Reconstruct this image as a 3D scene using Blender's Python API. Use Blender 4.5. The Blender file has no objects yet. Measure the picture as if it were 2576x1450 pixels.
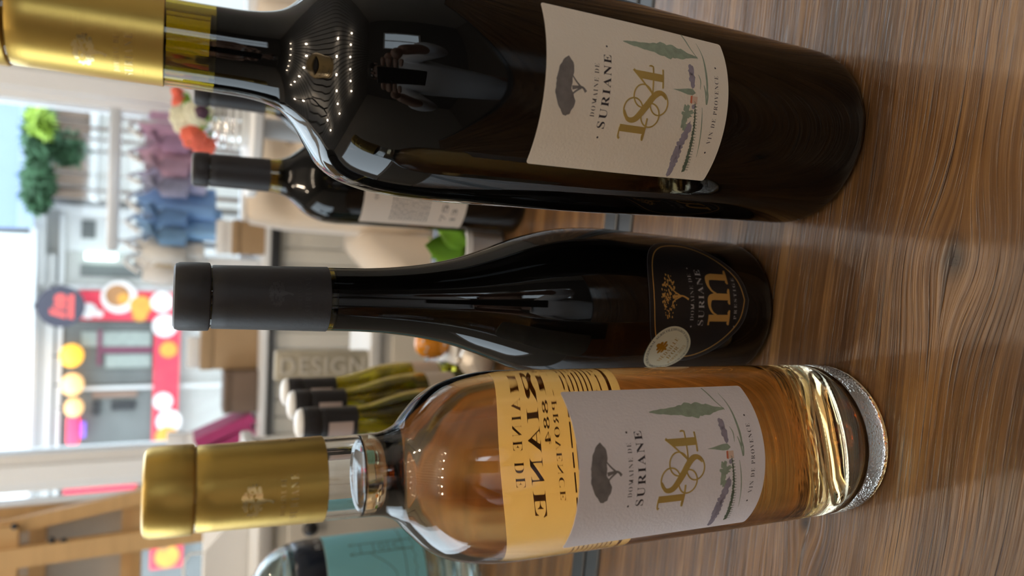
import bpy, bmesh, math, random
from mathutils import Vector, Matrix, noise
from mathutils.geometry import tessellate_polygon
random.seed(7)
SC = bpy.context.scene
COL = SC.collection
rad = math.radians

# ------------------------------------------------------------------ camera
FPX, PITCH, ROLL, CAMH = 1800.0, rad(24.8), rad(1.75), 0.287
FW = Vector((0, math.cos(PITCH), -math.sin(PITCH)))
U0 = Vector((0, math.sin(PITCH), math.cos(PITCH)))
R0 = Vector((1, 0, 0))
RI = R0 * math.cos(ROLL) + U0 * math.sin(ROLL)      # to the right when the phone is held upright
UI = U0 * math.cos(ROLL) - R0 * math.sin(ROLL)      # up when the phone is held upright
CAM = Vector((0, 0, CAMH))
cd = bpy.data.cameras.new('camera')
cam = bpy.data.objects.new('camera', cd)
COL.objects.link(cam)
SC.camera = cam
xa, ya, za = -UI, RI, -FW                           # the photograph is shown turned on its side
cam.matrix_world = Matrix(((xa.x, ya.x, za.x, CAM.x), (xa.y, ya.y, za.y, CAM.y), (xa.z, ya.z, za.z, CAM.z), (0, 0, 0, 1)))
cd.sensor_fit = 'HORIZONTAL'
cd.sensor_width = 36.0
cd.lens = FPX / 2576 * 36.0
cd.clip_start = 0.01
cd.clip_end = 200
cd.dof.use_dof = True
cd.dof.focus_distance = 0.305
cd.dof.aperture_fstop = 7.6

# ------------------------------------------------------------------ world, exposure
wd = bpy.data.worlds.new('overcast_sky')
SC.world = wd
wd.use_nodes = True
wb = wd.node_tree.nodes['Background']
wb.inputs[0].default_value = (0.80, 0.90, 1.0, 1)
wb.inputs[1].default_value = 3.4
SC.view_settings.view_transform = 'Standard'
SC.view_settings.look = 'None'
SC.view_settings.exposure = 0.52
SC.view_settings.gamma = 1.0
SC.view_settings.use_curve_mapping = False
BULB = 165.0
SC.cycles.adaptive_threshold = 0.03
SC.cycles.max_bounces = 12
SC.cycles.diffuse_bounces = 3
SC.cycles.glossy_bounces = 4
SC.cycles.transmission_bounces = 12
SC.cycles.transparent_max_bounces = 12
SC.cycles.sample_clamp_indirect = 6.0

FLOOR = -0.75
CEIL = 2.30


def ray(px, py):
    return FW + RI * (((1450 - py) - 725) / FPX) + UI * ((1288 - px) / FPX)


def at(px, py, Y):
    d = ray(px, py)
    return CAM + d * (Y / d.y)


# ------------------------------------------------------------------ materials
def new_mat(name):
    m = bpy.data.materials.new(name)
    m.use_nodes = True
    return m, m.node_tree, m.node_tree.nodes['Principled BSDF']


def mat(name, col, rough=0.6, metal=0.0, spec=0.5, trans=0.0, ior=1.5, coat=0.0, var=0.0, vscale=40.0, bump=0.0, bscale=200.0, emit=None, estr=0.0, sheen=0.0, stretch=None):
    m, t, b = new_mat(name)
    b.inputs['Base Color'].default_value = (*col, 1)
    b.inputs['Roughness'].default_value = rough
    b.inputs['Metallic'].default_value = metal
    b.inputs['Specular IOR Level'].default_value = spec
    b.inputs['IOR'].default_value = ior
    b.inputs['Transmission Weight'].default_value = trans
    b.inputs['Coat Weight'].default_value = coat
    b.inputs['Sheen Weight'].default_value = sheen
    if emit:
        b.inputs['Emission Color'].default_value = (*emit, 1)
        b.inputs['Emission Strength'].default_value = estr
    tc = t.nodes.new('ShaderNodeTexCoord')
    src = tc.outputs['Object']
    if stretch:
        mp = t.nodes.new('ShaderNodeMapping')
        mp.inputs['Scale'].default_value = stretch
        t.links.new(src, mp.inputs[0])
        src = mp.outputs[0]
    if var:
        n = t.nodes.new('ShaderNodeTexNoise')
        n.inputs['Scale'].default_value = vscale
        n.inputs['Detail'].default_value = 5
        t.links.new(src, n.inputs['Vector'])
        r = t.nodes.new('ShaderNodeMix')
        r.data_type = 'RGBA'
        r.inputs[6].default_value = (*[max(0, c * (1 - var)) for c in col], 1)
        r.inputs[7].default_value = (*[min(1, c * (1 + var)) for c in col], 1)
        t.links.new(n.outputs['Fac'], r.inputs[0])
        t.links.new(r.outputs[2], b.inputs['Base Color'])
    if bump:
        n2 = t.nodes.new('ShaderNodeTexNoise')
        n2.inputs['Scale'].default_value = bscale
        n2.inputs['Detail'].default_value = 4
        t.links.new(src, n2.inputs['Vector'])
        bp = t.nodes.new('ShaderNodeBump')
        bp.inputs['Strength'].default_value = bump
        bp.inputs['Distance'].default_value = 0.0005
        t.links.new(n2.outputs['Fac'], bp.inputs['Height'])
        t.links.new(bp.outputs[0], b.inputs['Normal'])
    return m


def wood_mat(name):
    """dark oak laminate, grain along local x, with two knots the grain bends round"""
    m, t, b = new_mat(name)
    N, L = t.nodes, t.links

    def mth(op, a, bb=None, c=None):
        n = N.new('ShaderNodeMath')
        n.operation = op
        for i, v in enumerate((a, bb, c)):
            if v is None:
                continue
            if isinstance(v, (int, float)):
                n.inputs[i].default_value = v
            else:
                L.new(v, n.inputs[i])
        return n.outputs[0]
    tc = N.new('ShaderNodeTexCoord')
    sx = N.new('ShaderNodeSeparateXYZ')
    L.new(tc.outputs['Object'], sx.inputs[0])
    X, Y = sx.outputs[0], sx.outputs[1]
    wob = N.new('ShaderNodeTexNoise')
    wob.inputs['Scale'].default_value = 5
    wob.inputs['Detail'].default_value = 2
    L.new(tc.outputs['Object'], wob.inputs['Vector'])
    yy = mth('ADD', Y, mth('MULTIPLY', mth('SUBTRACT', wob.outputs['Fac'], 0.5), 0.010))
    kn_mask = None
    for (kx, ky, s) in KNOTS:
        dx = mth('SUBTRACT', X, kx)
        dy = mth('SUBTRACT', Y, ky)
        d2 = mth('ADD', mth('MULTIPLY', mth('MULTIPLY', dx, dx), 0.45), mth('MULTIPLY', dy, dy))
        g = mth('EXPONENT', mth('MULTIPLY', d2, -1.0 / (s * s)))
        yy = mth('SUBTRACT', yy, mth('MULTIPLY', mth('MULTIPLY', dy, g), 0.80))
        g2 = mth('EXPONENT', mth('MULTIPLY', d2, -1.0 / (s * s * 0.075)))
        kn_mask = g2 if kn_mask is None else mth('MAXIMUM', kn_mask, g2)

    def grain(sx_, sy_, det, dist=0.0, seed=0.0):
        cb = N.new('ShaderNodeCombineXYZ')
        L.new(mth('MULTIPLY', X, sx_), cb.inputs[0])
        L.new(mth('MULTIPLY', yy, sy_), cb.inputs[1])
        cb.inputs[2].default_value = seed
        n = N.new('ShaderNodeTexNoise')
        n.inputs['Scale'].default_value = 1
        n.inputs['Detail'].default_value = det
        n.inputs['Roughness'].default_value = 0.6
        n.inputs['Distortion'].default_value = dist
        L.new(cb.outputs[0], n.inputs['Vector'])
        return n.outputs['Fac']
    big = grain(3, 46, 4, 0.25, 1.0)
    fine = grain(7, 640, 3, 0.0, 5.0)
    pores = grain(14, 1000, 2, 0.0, 9.0)
    cr = N.new('ShaderNodeValToRGB')
    e = cr.color_ramp.elements
    e[0].position = 0.33
    e[0].color = (0.040, 0.018, 0.007, 1)
    e[1].position = 0.70
    e[1].color = (0.270, 0.148, 0.054, 1)
    k = e.new(0.52)
    k.color = (0.118, 0.058, 0.021, 1)
    L.new(mth('ADD', mth('MULTIPLY', big, 0.62), mth('MULTIPLY', fine, 0.40)), cr.inputs[0])
    pm = N.new('ShaderNodeMapRange')
    pm.inputs[1].default_value = 0.30
    pm.inputs[2].default_value = 0.44
    L.new(pores, pm.inputs[0])
    mx = N.new('ShaderNodeMix')
    mx.data_type = 'RGBA'
    mx.inputs[6].default_value = (0.034, 0.017, 0.009, 1)
    L.new(pm.outputs[0], mx.inputs[0])
    L.new(cr.outputs[0], mx.inputs[7])
    mk = N.new('ShaderNodeMix')
    mk.data_type = 'RGBA'
    kr = grain(90, 120, 3, 1.0, 3.0)
    L.new(mth('MULTIPLY', kn_mask, mth('ADD', kr, 0.55)), mk.inputs[0])
    L.new(mx.outputs[2], mk.inputs[6])
    mk.inputs[7].default_value = (0.022, 0.014, 0.010, 1)
    L.new(mk.outputs[2], b.inputs['Base Color'])
    b.inputs['Roughness'].default_value = 0.24
    b.inputs['Specular IOR Level'].default_value = 0.55
    bp = N.new('ShaderNodeBump')
    bp.inputs['Strength'].default_value = 0.7
    bp.inputs['Distance'].default_value = 0.0003
    L.new(mth('ADD', mth('MULTIPLY', pm.outputs[0], 0.6), fine), bp.inputs['Height'])
    L.new(bp.outputs[0], b.inputs['Normal'])
    return m


def glass_mat(name, col, rough=0.0, ior=1.5, stipple=False):
    m, t, b = new_mat(name)
    b.inputs['Base Color'].default_value = (*col, 1)
    b.inputs['Roughness'].default_value = rough
    b.inputs['IOR'].default_value = ior
    b.inputs['Transmission Weight'].default_value = 1.0
    if stipple:
        N, L = t.nodes, t.links
        tc = N.new('ShaderNodeTexCoord')
        v = N.new('ShaderNodeTexVoronoi')
        v.inputs['Scale'].default_value = 850
        L.new(tc.outputs['Object'], v.inputs['Vector'])
        bp = N.new('ShaderNodeBump')
        bp.inputs['Distance'].default_value = 0.0006
        bp.inputs['Strength'].default_value = 0.32
        bp.invert = True
        L.new(v.outputs['Distance'], bp.inputs['Height'])
        L.new(bp.outputs[0], b.inputs['Normal'])
    return m


def wine_mat(name, col, dens):
    m, t, b = new_mat(name)
    b.inputs['Base Color'].default_value = (1, 1, 1, 1)
    b.inputs['Roughness'].default_value = 0.0
    b.inputs['IOR'].default_value = 1.34
    b.inputs['Transmission Weight'].default_value = 1.0
    v = t.nodes.new('ShaderNodeVolumeAbsorption')
    v.inputs['Color'].default_value = (*col, 1)
    v.inputs['Density'].default_value = dens
    t.links.new(v.outputs[0], t.nodes['Material Output'].inputs['Volume'])
    return m


def pane_mat(name, tint=(0.96, 0.98, 0.98)):
    m, t, b = new_mat(name)
    N, L = t.nodes, t.links
    N.remove(b)
    tr = N.new('ShaderNodeBsdfTransparent')
    tr.inputs[0].default_value = (*tint, 1)
    gl = N.new('ShaderNodeBsdfGlossy')
    gl.inputs['Roughness'].default_value = 0.02
    fr = N.new('ShaderNodeFresnel')
    fr.inputs[0].default_value = 1.45
    mx = N.new('ShaderNodeMixShader')
    L.new(fr.outputs[0], mx.inputs[0])
    L.new(tr.outputs[0], mx.inputs[1])
    L.new(gl.outputs[0], mx.inputs[2])
    L.new(mx.outputs[0], N['Material Output'].inputs[0])
    return m


def paper_mat(name, col, transl=0.0, tcol=None, bump=0.35, rough=0.75):
    m, t, b = new_mat(name)
    N, L = t.nodes, t.links
    b.inputs['Base Color'].default_value = (*col, 1)
    b.inputs['Roughness'].default_value = rough
    b.inputs['Specular IOR Level'].default_value = 0.25
    tc = N.new('ShaderNodeTexCoord')
    n = N.new('ShaderNodeTexNoise')
    n.inputs['Scale'].default_value = 900
    n.inputs['Detail'].default_value = 3
    L.new(tc.outputs['Object'], n.inputs['Vector'])
    bp = N.new('ShaderNodeBump')
    bp.inputs['Strength'].default_value = bump
    bp.inputs['Distance'].default_value = 0.0003
    L.new(n.outputs['Fac'], bp.inputs['Height'])
    L.new(bp.outputs[0], b.inputs['Normal'])
    if transl:
        tl = N.new('ShaderNodeBsdfTranslucent')
        tl.inputs[0].default_value = (*(tcol or col), 1)
        mx = N.new('ShaderNodeMixShader')
        mx.inputs[0].default_value = transl
        L.new(b.outputs[0], mx.inputs[1])
        L.new(tl.outputs[0], mx.inputs[2])
        L.new(mx.outputs[0], N['Material Output'].inputs[0])
    return m


# ------------------------------------------------------------------ mesh helpers
def mesh_obj(name, verts, faces, m, parent=None, smooth=False, loc=None, kind=None):
    me = bpy.data.meshes.new(name)
    me.from_pydata([tuple(v) for v in verts], [], faces)
    me.validate()
    me.update()
    if smooth:
        me.polygons.foreach_set('use_smooth', [True] * len(me.polygons))
    o = bpy.data.objects.new(name, me)
    COL.objects.link(o)
    if m:
        me.materials.append(m)
    if parent:
        o.parent = parent
    if loc is not None:
        o.location = loc
    if kind:
        o['kind'] = kind
    return o


def tag(o, label, cat, group=None):
    o['label'] = label
    o['category'] = cat
    if group:
        o['group'] = group
    return o


def thing(name, label, cat, loc=(0, 0, 0), rz=0.0, group=None):
    o = bpy.data.objects.new(name, None)
    COL.objects.link(o)
    o.location = loc
    o.rotation_euler = (0, 0, rz)
    o.empty_display_size = 0.02
    return tag(o, label, cat, group)


class MB:
    """collects geometry for one mesh"""

    def __init__(s):
        s.v, s.f = [], []

    def add(s, v, f):
        k = len(s.v)
        s.v += [Vector(p) for p in v]
        s.f += [tuple(i + k for i in q) for q in f]
        return s

    def box(s, x0, x1, y0, y1, z0, z1):
        return s.add([(x0, y0, z0), (x1, y0, z0), (x1, y1, z0), (x0, y1, z0), (x0, y0, z1), (x1, y0, z1), (x1, y1, z1), (x0, y1, z1)],
                     [(3, 2, 1, 0), (4, 5, 6, 7), (0, 1, 5, 4), (1, 2, 6, 5), (2, 3, 7, 6), (3, 0, 4, 7)])

    def bbox(s, x0, x1, y0, y1, z0, z1, b=0.004, seg=2):
        """box with rounded edges"""
        bm = bmesh.new()
        bmesh.ops.create_cube(bm, size=1)
        for v in bm.verts:
            v.co = Vector(((x0 + x1) / 2 + v.co.x * (x1 - x0), (y0 + y1) / 2 + v.co.y * (y1 - y0), (z0 + z1) / 2 + v.co.z * (z1 - z0)))
        b = min(b, 0.45 * min(x1 - x0, y1 - y0, z1 - z0))
        bmesh.ops.bevel(bm, geom=bm.edges[:], offset=b, segments=seg, profile=0.5, affect='EDGES')
        bm.verts.ensure_lookup_table()
        s.add([v.co.copy() for v in bm.verts], [[v.index for v in f.verts] for f in bm.faces])
        bm.free()
        return s

    def bar(s, a, b, w, h=None, up=(0, 0, 1)):
        a, b = Vector(a), Vector(b)
        h = h or w
        d = (b - a).normalized()
        u = Vector(up)
        if abs(d.dot(u)) > 0.98:
            u = Vector((0, 1, 0))
        sx = d.cross(u).normalized() * (w / 2)
        sy = sx.cross(d).normalized() * (h / 2)
        vs = [p + q for p in (a, b) for q in (-sx - sy, sx - sy, sx + sy, -sx + sy)]
        return s.add(vs, [(3, 2, 1, 0), (4, 5, 6, 7), (0, 1, 5, 4), (1, 2, 6, 5), (2, 3, 7, 6), (3, 0, 4, 7)])

    def lathe(s, prof, n=48, c=(0, 0, 0), close=True):
        c = Vector(c)
        vs, fs, rows = [], [], []
        for r, z in prof:
            if r < 1e-6:
                rows.append([len(vs)] * n)
                vs.append(c + Vector((0, 0, z)))
            else:
                rows.append(list(range(len(vs), len(vs) + n)))
                vs += [c + Vector((r * math.sin(2 * math.pi * k / n), -r * math.cos(2 * math.pi * k / n), z)) for k in range(n)]
        for a, b in zip(rows, rows[1:]):
            for k in range(n):
                q = [a[k], a[(k + 1) % n], b[(k + 1) % n], b[k]]
                u = []
                for i in q:
                    if i not in u:
                        u.append(i)
                if len(u) > 2:
                    fs.append(tuple(u))
        return s.add(vs, fs)

    def tube(s, pts, r, n=10, cap=True):
        pts = [Vector(p) for p in pts]
        rs = r if isinstance(r, (list, tuple)) else [r] * len(pts)
        rows = []
        for i, p in enumerate(pts):
            d = (pts[min(i + 1, len(pts) - 1)] - pts[max(i - 1, 0)]).normalized()
            u = Vector((0, 0, 1)) if abs(d.z) < 0.9 else Vector((1, 0, 0))
            a = d.cross(u).normalized()
            b = d.cross(a)
            rows.append([p + a * math.cos(2 * math.pi * k / n) * rs[i] + b * math.sin(2 * math.pi * k / n) * rs[i] for k in range(n)])
        vs = [v for row in rows for v in row]
        fs = []
        for i in range(len(rows) - 1):
            for k in range(n):
                fs.append((i * n + k, i * n + (k + 1) % n, (i + 1) * n + (k + 1) % n, (i + 1) * n + k))
        if cap:
            fs.append(tuple(range(n)))
            fs.append(tuple(range((len(rows) - 1) * n, len(rows) * n)))
        return s.add(vs, fs)

    def ball(s, c, rx, ry=None, rz=None, n=16):
        ry = ry or rx
        rz = rz or rx
        prof = [(math.sin(math.pi * i / (n // 2)), -math.cos(math.pi * i / (n // 2))) for i in range(n // 2 + 1)]
        prof[0] = (0, -1)
        prof[-1] = (0, 1)
        k = len(s.v)
        s.lathe(prof, n)
        c = Vector(c)
        for i in range(k, len(s.v)):
            v = s.v[i]
            s.v[i] = c + Vector((v.x * rx, v.y * ry, v.z * rz))
        return s

    def prism(s, poly, y0, y1):
        """xz outline pushed from y0 to y1"""
        n = len(poly)
        vs = [Vector((x, y0, z)) for x, z in poly] + [Vector((x, y1, z)) for x, z in poly]
        fs = [(i, (i + 1) % n, n + (i + 1) % n, n + i) for i in range(n)]
        tri = tessellate_polygon([[Vector((x, z, 0)) for x, z in poly]])
        fs += [tuple(t) for t in tri] + [tuple(n + i for i in reversed(t)) for t in tri]
        return s.add(vs, fs)

    def build(s, name, m, parent=None, smooth=False, loc=None, kind=None, fix=True, auto=None):
        bm = bmesh.new()
        bv = [bm.verts.new(v) for v in s.v]
        for f in s.f:
            try:
                bm.faces.new([bv[i] for i in f])
            except ValueError:
                pass
        if fix:
            bmesh.ops.recalc_face_normals(bm, faces=bm.faces[:])
        me = bpy.data.meshes.new(name)
        bm.to_mesh(me)
        bm.free()
        if smooth:
            me.polygons.foreach_set('use_smooth', [True] * len(me.polygons))
        if auto:
            me.polygons.foreach_set('use_smooth', [True] * len(me.polygons))
            me.set_sharp_from_angle(angle=rad(auto))
        if m:
            me.materials.append(m)
        o = bpy.data.objects.new(name, me)
        COL.objects.link(o)
        if parent:
            o.parent = parent
        if loc is not None:
            o.location = loc
        if kind:
            o['kind'] = kind
        return o


def spline(pts, per=5):
    """Catmull-Rom through (a, b) points"""
    out = []
    n = len(pts)
    for i in range(n - 1):
        p0, p1, p2, p3 = pts[max(i - 1, 0)], pts[i], pts[i + 1], pts[min(i + 2, n - 1)]
        for k in range(per):
            t = k / per
            out.append(tuple(0.5 * (2 * p1[j] + (p2[j] - p0[j]) * t + (2 * p0[j] - 5 * p1[j] + 4 * p2[j] - p3[j]) * t * t + (3 * p1[j] - p0[j] - 3 * p2[j] + p3[j]) * t ** 3) for j in range(len(p1))))
    out.append(tuple(pts[-1]))
    return out


def prof_r(prof, z):
    for (r0, z0), (r1, z1) in zip(prof, prof[1:]):
        if z0 <= z <= z1 and z1 > z0:
            return r0 + (r1 - r0) * (z - z0) / (z1 - z0)
    return prof[-1][0]


# ------------------------------------------------------------------ flat print wrapped on bottles
class Flat:
    """2-D artwork (mm); wrapped on a bottle of revolution"""

    def __init__(s):
        s.v, s.f = [], []

    def add(s, v, f):
        k = len(s.v)
        s.v += [tuple(p[:2]) for p in v]
        s.f += [tuple(i + k for i in q) for q in f]
        return s

    def poly(s, pts):
        t = tessellate_polygon([[Vector((x, y, 0)) for x, y in pts]])
        return s.add(pts, t)

    def rect(s, x0, x1, y0, y1):
        return s.add([(x0, y0), (x1, y0), (x1, y1), (x0, y1)], [(0, 1, 2, 3)])

    def disc(s, x, y, r, n=16, ry=None):
        ry = ry or r
        return s.add([(x + r * math.cos(2 * math.pi * k / n), y + ry * math.sin(2 * math.pi * k / n)) for k in range(n)], [tuple(range(n))])

    def ring(s, x, y, r, w, n=40, ry=None):
        ry = ry or r
        o = [(x + (r + w / 2) * math.cos(2 * math.pi * k / n), y + (ry + w / 2) * math.sin(2 * math.pi * k / n)) for k in range(n)]
        i = [(x + (r - w / 2) * math.cos(2 * math.pi * k / n), y + (ry - w / 2) * math.sin(2 * math.pi * k / n)) for k in range(n)]
        return s.add(o + i, [(k, (k + 1) % n, n + (k + 1) % n, n + k) for k in range(n)])

    def stroke(s, pts, w):
        """band along a line with a width for each point"""
        ws = w if isinstance(w, (list, tuple)) else [w] * len(pts)
        sp = spline([(p[0], p[1], q) for p, q in zip(pts, ws)], 6) if len(pts) > 2 else [(p[0], p[1], q) for p, q in zip(pts, ws)]
        L, R = [], []
        for i, (x, y, q) in enumerate(sp):
            a, b = sp[max(i - 1, 0)], sp[min(i + 1, len(sp) - 1)]
            dx, dy = b[0] - a[0], b[1] - a[1]
            l = math.hypot(dx, dy) or 1
            nx, ny = -dy / l * q / 2, dx / l * q / 2
            L.append((x + nx, y + ny))
            R.append((x - nx, y - ny))
        n = len(sp)
        return s.add(L + R, [(i, n + i, n + i + 1, i + 1) for i in range(n - 1)])

    def blob(s, x, y, rx, ry, seed=0, rough=0.25, n=28):
        pts = []
        for k in range(n):
            a = 2 * math.pi * k / n
            q = 1 + rough * noise.noise(Vector((math.cos(a) * 2.2 + seed * 3.1, math.sin(a) * 2.2, seed * 1.7))) * 1.6
            pts.append((x + rx * q * math.cos(a), y + ry * q * math.sin(a)))
        return s.poly(pts)

    def text(s, body, cx, cy, width=None, height=None, thin=-0.006, track=1.12, rot=0.0, arc=None, serif=True):
        """cy = baseline; height = cap height; arc = (centre x, centre y, radius, mid angle in degrees, +1 or -1)"""
        v, f = text2d(body, thin, track, serif)
        x0, x1 = min(p[0] for p in v), max(p[0] for p in v)
        sy = (height / 0.70) if height else width / (x1 - x0)
        sx = width / (x1 - x0) if width else sy
        out = []
        for x, y in v:
            X, Y = (x - (x0 + x1) / 2) * sx, y * sy
            if arc:
                ax, ay, r, mid, d = arc
                a = rad(mid) - d * X / r
                rr = r + d * Y
                out.append((ax + rr * math.cos(a), ay + rr * math.sin(a)))
            else:
                c, q = math.cos(rad(rot)), math.sin(rad(rot))
                out.append((cx + X * c - Y * q, cy + X * q + Y * c))
        return s.add(out, f)

    def turn(s, cx, cy, deg):
        c, q = math.cos(rad(deg)), math.sin(rad(deg))
        s.v = [(cx + (x - cx) * c - (y - cy) * q, cy + (x - cx) * q + (y - cy) * c) for x, y in s.v]
        return s

    def wrap(s, name, m, parent, rfun, phi, z0, off, step=1.2, thick=0.0, smooth=True):
        """phi: angle of the artwork's x=0; z0: height of y=0; rfun(z) radius in m"""
        bm = bmesh.new()
        bv = [bm.verts.new((x, y, 0)) for x, y in s.v]
        for f in s.f:
            try:
                bm.faces.new([bv[i] for i in f])
            except ValueError:
                pass
        xs = [p[0] for p in s.v]
        x = math.ceil(min(xs) / step) * step
        while x < max(xs):
            g = bm.verts[:] + bm.edges[:] + bm.faces[:]
            bmesh.ops.bisect_plane(bm, geom=g, plane_co=(x, 0, 0), plane_no=(1, 0, 0), dist=1e-6)
            x += step
        ys = [p[1] for p in s.v]
        y = math.ceil(min(ys) / 6) * 6
        while y < max(ys):
            g = bm.verts[:] + bm.edges[:] + bm.faces[:]
            bmesh.ops.bisect_plane(bm, geom=g, plane_co=(0, y, 0), plane_no=(0, 1, 0), dist=1e-6)
            y += 6
        for f in bm.faces:
            f.normal_update()
            if f.normal.z < 0:
                f.normal_flip()
        if thick:
            r = bmesh.ops.extrude_face_region(bm, geom=bm.faces[:])
            top = [e for e in r['geom'] if isinstance(e, bmesh.types.BMVert)]
            for v in top:
                v.co.z = thick * 1000
        rref = rfun(z0 + (min(ys) + max(ys)) / 2000)
        for v in bm.verts:
            z = z0 + v.co.y / 1000
            R = rfun(z) + off + v.co.z / 1000
            a = phi + v.co.x / 1000 / rref
            v.co = Vector((R * math.sin(a), -R * math.cos(a), z))
        bmesh.ops.recalc_face_normals(bm, faces=bm.faces[:]) if thick else None
        me = bpy.data.meshes.new(name)
        bm.to_mesh(me)
        bm.free()
        if smooth and not thick:
            me.polygons.foreach_set('use_smooth', [True] * len(me.polygons))
        me.materials.append(m)
        o = bpy.data.objects.new(name, me)
        COL.objects.link(o)
        o.parent = parent
        return o

    def plane(s, name, m, parent, org, ux, uy, nrm, off=0.0, loc=None):
        """artwork laid on a flat face; metres here"""
        org, ux, uy, nrm = Vector(org), Vector(ux), Vector(uy), Vector(nrm)
        return mesh_obj(name, [org + ux * x + uy * y + nrm * off for x, y in s.v], s.f, m, parent)


_tc = {}


def text2d(body, thin, track, serif):
    key = (body, thin, track, serif)
    if key in _tc:
        return _tc[key]
    out, extra = '', []
    for ch in body:
        if serif and 'A' <= ch <= 'Z':
            out += chr(0x1D400 + ord(ch) - 65)
        elif serif and 'a' <= ch <= 'z':
            out += chr(0x1D41A + ord(ch) - 97)
        elif serif and '0' <= ch <= '9':
            out += chr(0x1D7CE + ord(ch) - 48)
        elif serif and ch in 'ÉÈ':
            out += chr(0x1D404)
            extra.append((len(out), ch))
        else:
            out += ch
    c = bpy.data.curves.new('txt', 'FONT')
    c.body = out
    c.space_character = track
    c.resolution_u = 4
    c.offset = thin
    o = bpy.data.objects.new('txt', c)
    COL.objects.link(o)
    dg = bpy.context.evaluated_depsgraph_get()
    dg.update()
    me = o.evaluated_get(dg).to_mesh()
    v = [(p.co.x, p.co.y) for p in me.vertices]
    f = [tuple(p.vertices) for p in me.polygons]
    o.evaluated_get(dg).to_mesh_clear()
    for i, ch in extra:                             # accents: measure where the letter stands
        def wid(t):
            if not t:
                return 0.0
            c.body = t
            dg.update()
            mm = o.evaluated_get(dg).to_mesh()
            w = max(p.co.x for p in mm.vertices)
            o.evaluated_get(dg).to_mesh_clear()
            return w
        x = (wid(out[:i - 1]) + wid(out[:i])) / 2
        k = len(v)
        dx = 0.07 if ch == 'É' else -0.07
        v += [(x - dx * 0.6 - 0.02, 0.76), (x - dx * 0.6 + 0.05, 0.76), (x + dx * 1.3 + 0.06, 0.90), (x + dx * 1.3 - 0.06, 0.90)]
        f.append((k, k + 1, k + 2, k + 3))
    bpy.data.objects.remove(o)
    bpy.data.curves.remove(c)
    _tc[key] = (v, f)
    return v, f


# ------------------------------------------------------------------ the room
TROT = rad(-6.9)                                   # the tables stand a little askew
TORG = Vector((0.0521, 0.4221, 0.0))               # on the far edge of the near table


def tloc(x, y):
    p = Vector((x, y, 0)) - TORG
    return (p.x * math.cos(-TROT) - p.y * math.sin(-TROT), p.x * math.sin(-TROT) + p.y * math.cos(-TROT))


KNOTS = [(*tloc(0.0177, 0.1904), 0.021), (*tloc(-0.112, 0.262), 0.014), (*tloc(-0.15, 0.14), 0.03), (*tloc(0.36, 0.16), 0.03)]

M = {}
M['wood'] = wood_mat('dark_oak_laminate')
M['black_metal'] = mat('black_powder_coat', (0.022, 0.024, 0.028), 0.38, bump=0.1, bscale=900)
M['wall'] = mat('warm_grey_plaster', (0.42, 0.40, 0.37), 0.85, var=0.04, vscale=6, bump=0.3, bscale=120)
M['darkwall'] = mat('charcoal_plaster', (0.10, 0.095, 0.09), 0.8, var=0.08, vscale=5, bump=0.3, bscale=120)
M['floor'] = mat('grey_floor', (0.24, 0.22, 0.20), 0.55, var=0.12, vscale=7)
M['ceil'] = mat('grey_ceiling_board', (0.55, 0.54, 0.53), 0.7, var=0.06, vscale=9)
M['white'] = mat('white_paint', (0.86, 0.88, 0.90), 0.45, var=0.02, vscale=12)
M['greypaint'] = mat('pale_grey_paint', (0.68, 0.68, 0.67), 0.5, var=0.03, vscale=10)
M['cream'] = mat('cream_paint', (0.70, 0.67, 0.60), 0.5, var=0.03, vscale=10)
M['pane'] = pane_mat('window_glass')
M['tan'] = mat('tan_card', (0.36, 0.24, 0.13), 0.7, var=0.1, vscale=14)
M['brown'] = mat('brown_leather', (0.15, 0.10, 0.07), 0.55, var=0.15, vscale=18)
M['pine'] = mat('pine_wood', (0.60, 0.38, 0.17), 0.5, var=0.18, vscale=7, stretch=(1, 1, 9))
M['pave'] = mat('grey_paving', (0.45, 0.45, 0.44), 0.8, var=0.1, vscale=4)

XW = 2.3                                            # half width of the room
YB, YF = -2.9, 2.62                                 # wall behind the camera, shop window


def struct(o):
    o['kind'] = 'structure'
    return o


struct(MB().box(-XW, XW, YB, YF + 0.12, FLOOR - 0.1, FLOOR).build('floor', M['floor']))
ceiling = struct(MB().box(-XW, XW, YB, YF + 0.12, CEIL + 0.03, CEIL + 0.1).build('ceiling', M['darkwall']))
sl = None
n_sl = 40
for k in range(n_sl):                               # boarded ceiling, open joints between the boards
    x = -XW + (k + 0.5) * 2 * XW / n_sl
    if sl is None:
        sl = MB().box(-0.044, 0.044, YB, YF, 0, 0.028).build('ceiling_board', M['ceil'], ceiling, loc=(x, 0, CEIL))
    else:
        c = sl.copy()
        COL.objects.link(c)
        c.location = (x, 0, CEIL)
W3 = (0.25, 1.95, 0.10, 1.60)                       # window added to the left wall for cool side light: y0, y1, z0, z1
struct(MB().box(-XW - 0.1, -XW, YB, W3[0], FLOOR, CEIL + 0.1).box(-XW - 0.1, -XW, W3[1], YF + 0.12, FLOOR, CEIL + 0.1).box(-XW - 0.1, -XW, W3[0], W3[1], FLOOR, W3[2]).box(-XW - 0.1, -XW, W3[0], W3[1], W3[3], CEIL + 0.1).build('wall_left', M['wall']))
w3 = struct(MB().box(-XW - 0.08, -XW - 0.02, W3[0], W3[0] + 0.05, W3[2], W3[3]).box(-XW - 0.08, -XW - 0.02, W3[1] - 0.05, W3[1], W3[2], W3[3]).box(-XW - 0.08, -XW - 0.02, W3[0] + 0.05, W3[1] - 0.05, W3[2], W3[2] + 0.05).box(-XW - 0.08, -XW - 0.02, W3[0] + 0.05, W3[1] - 0.05, W3[3] - 0.05, W3[3]).build('fill_window_3', M['white']))
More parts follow.
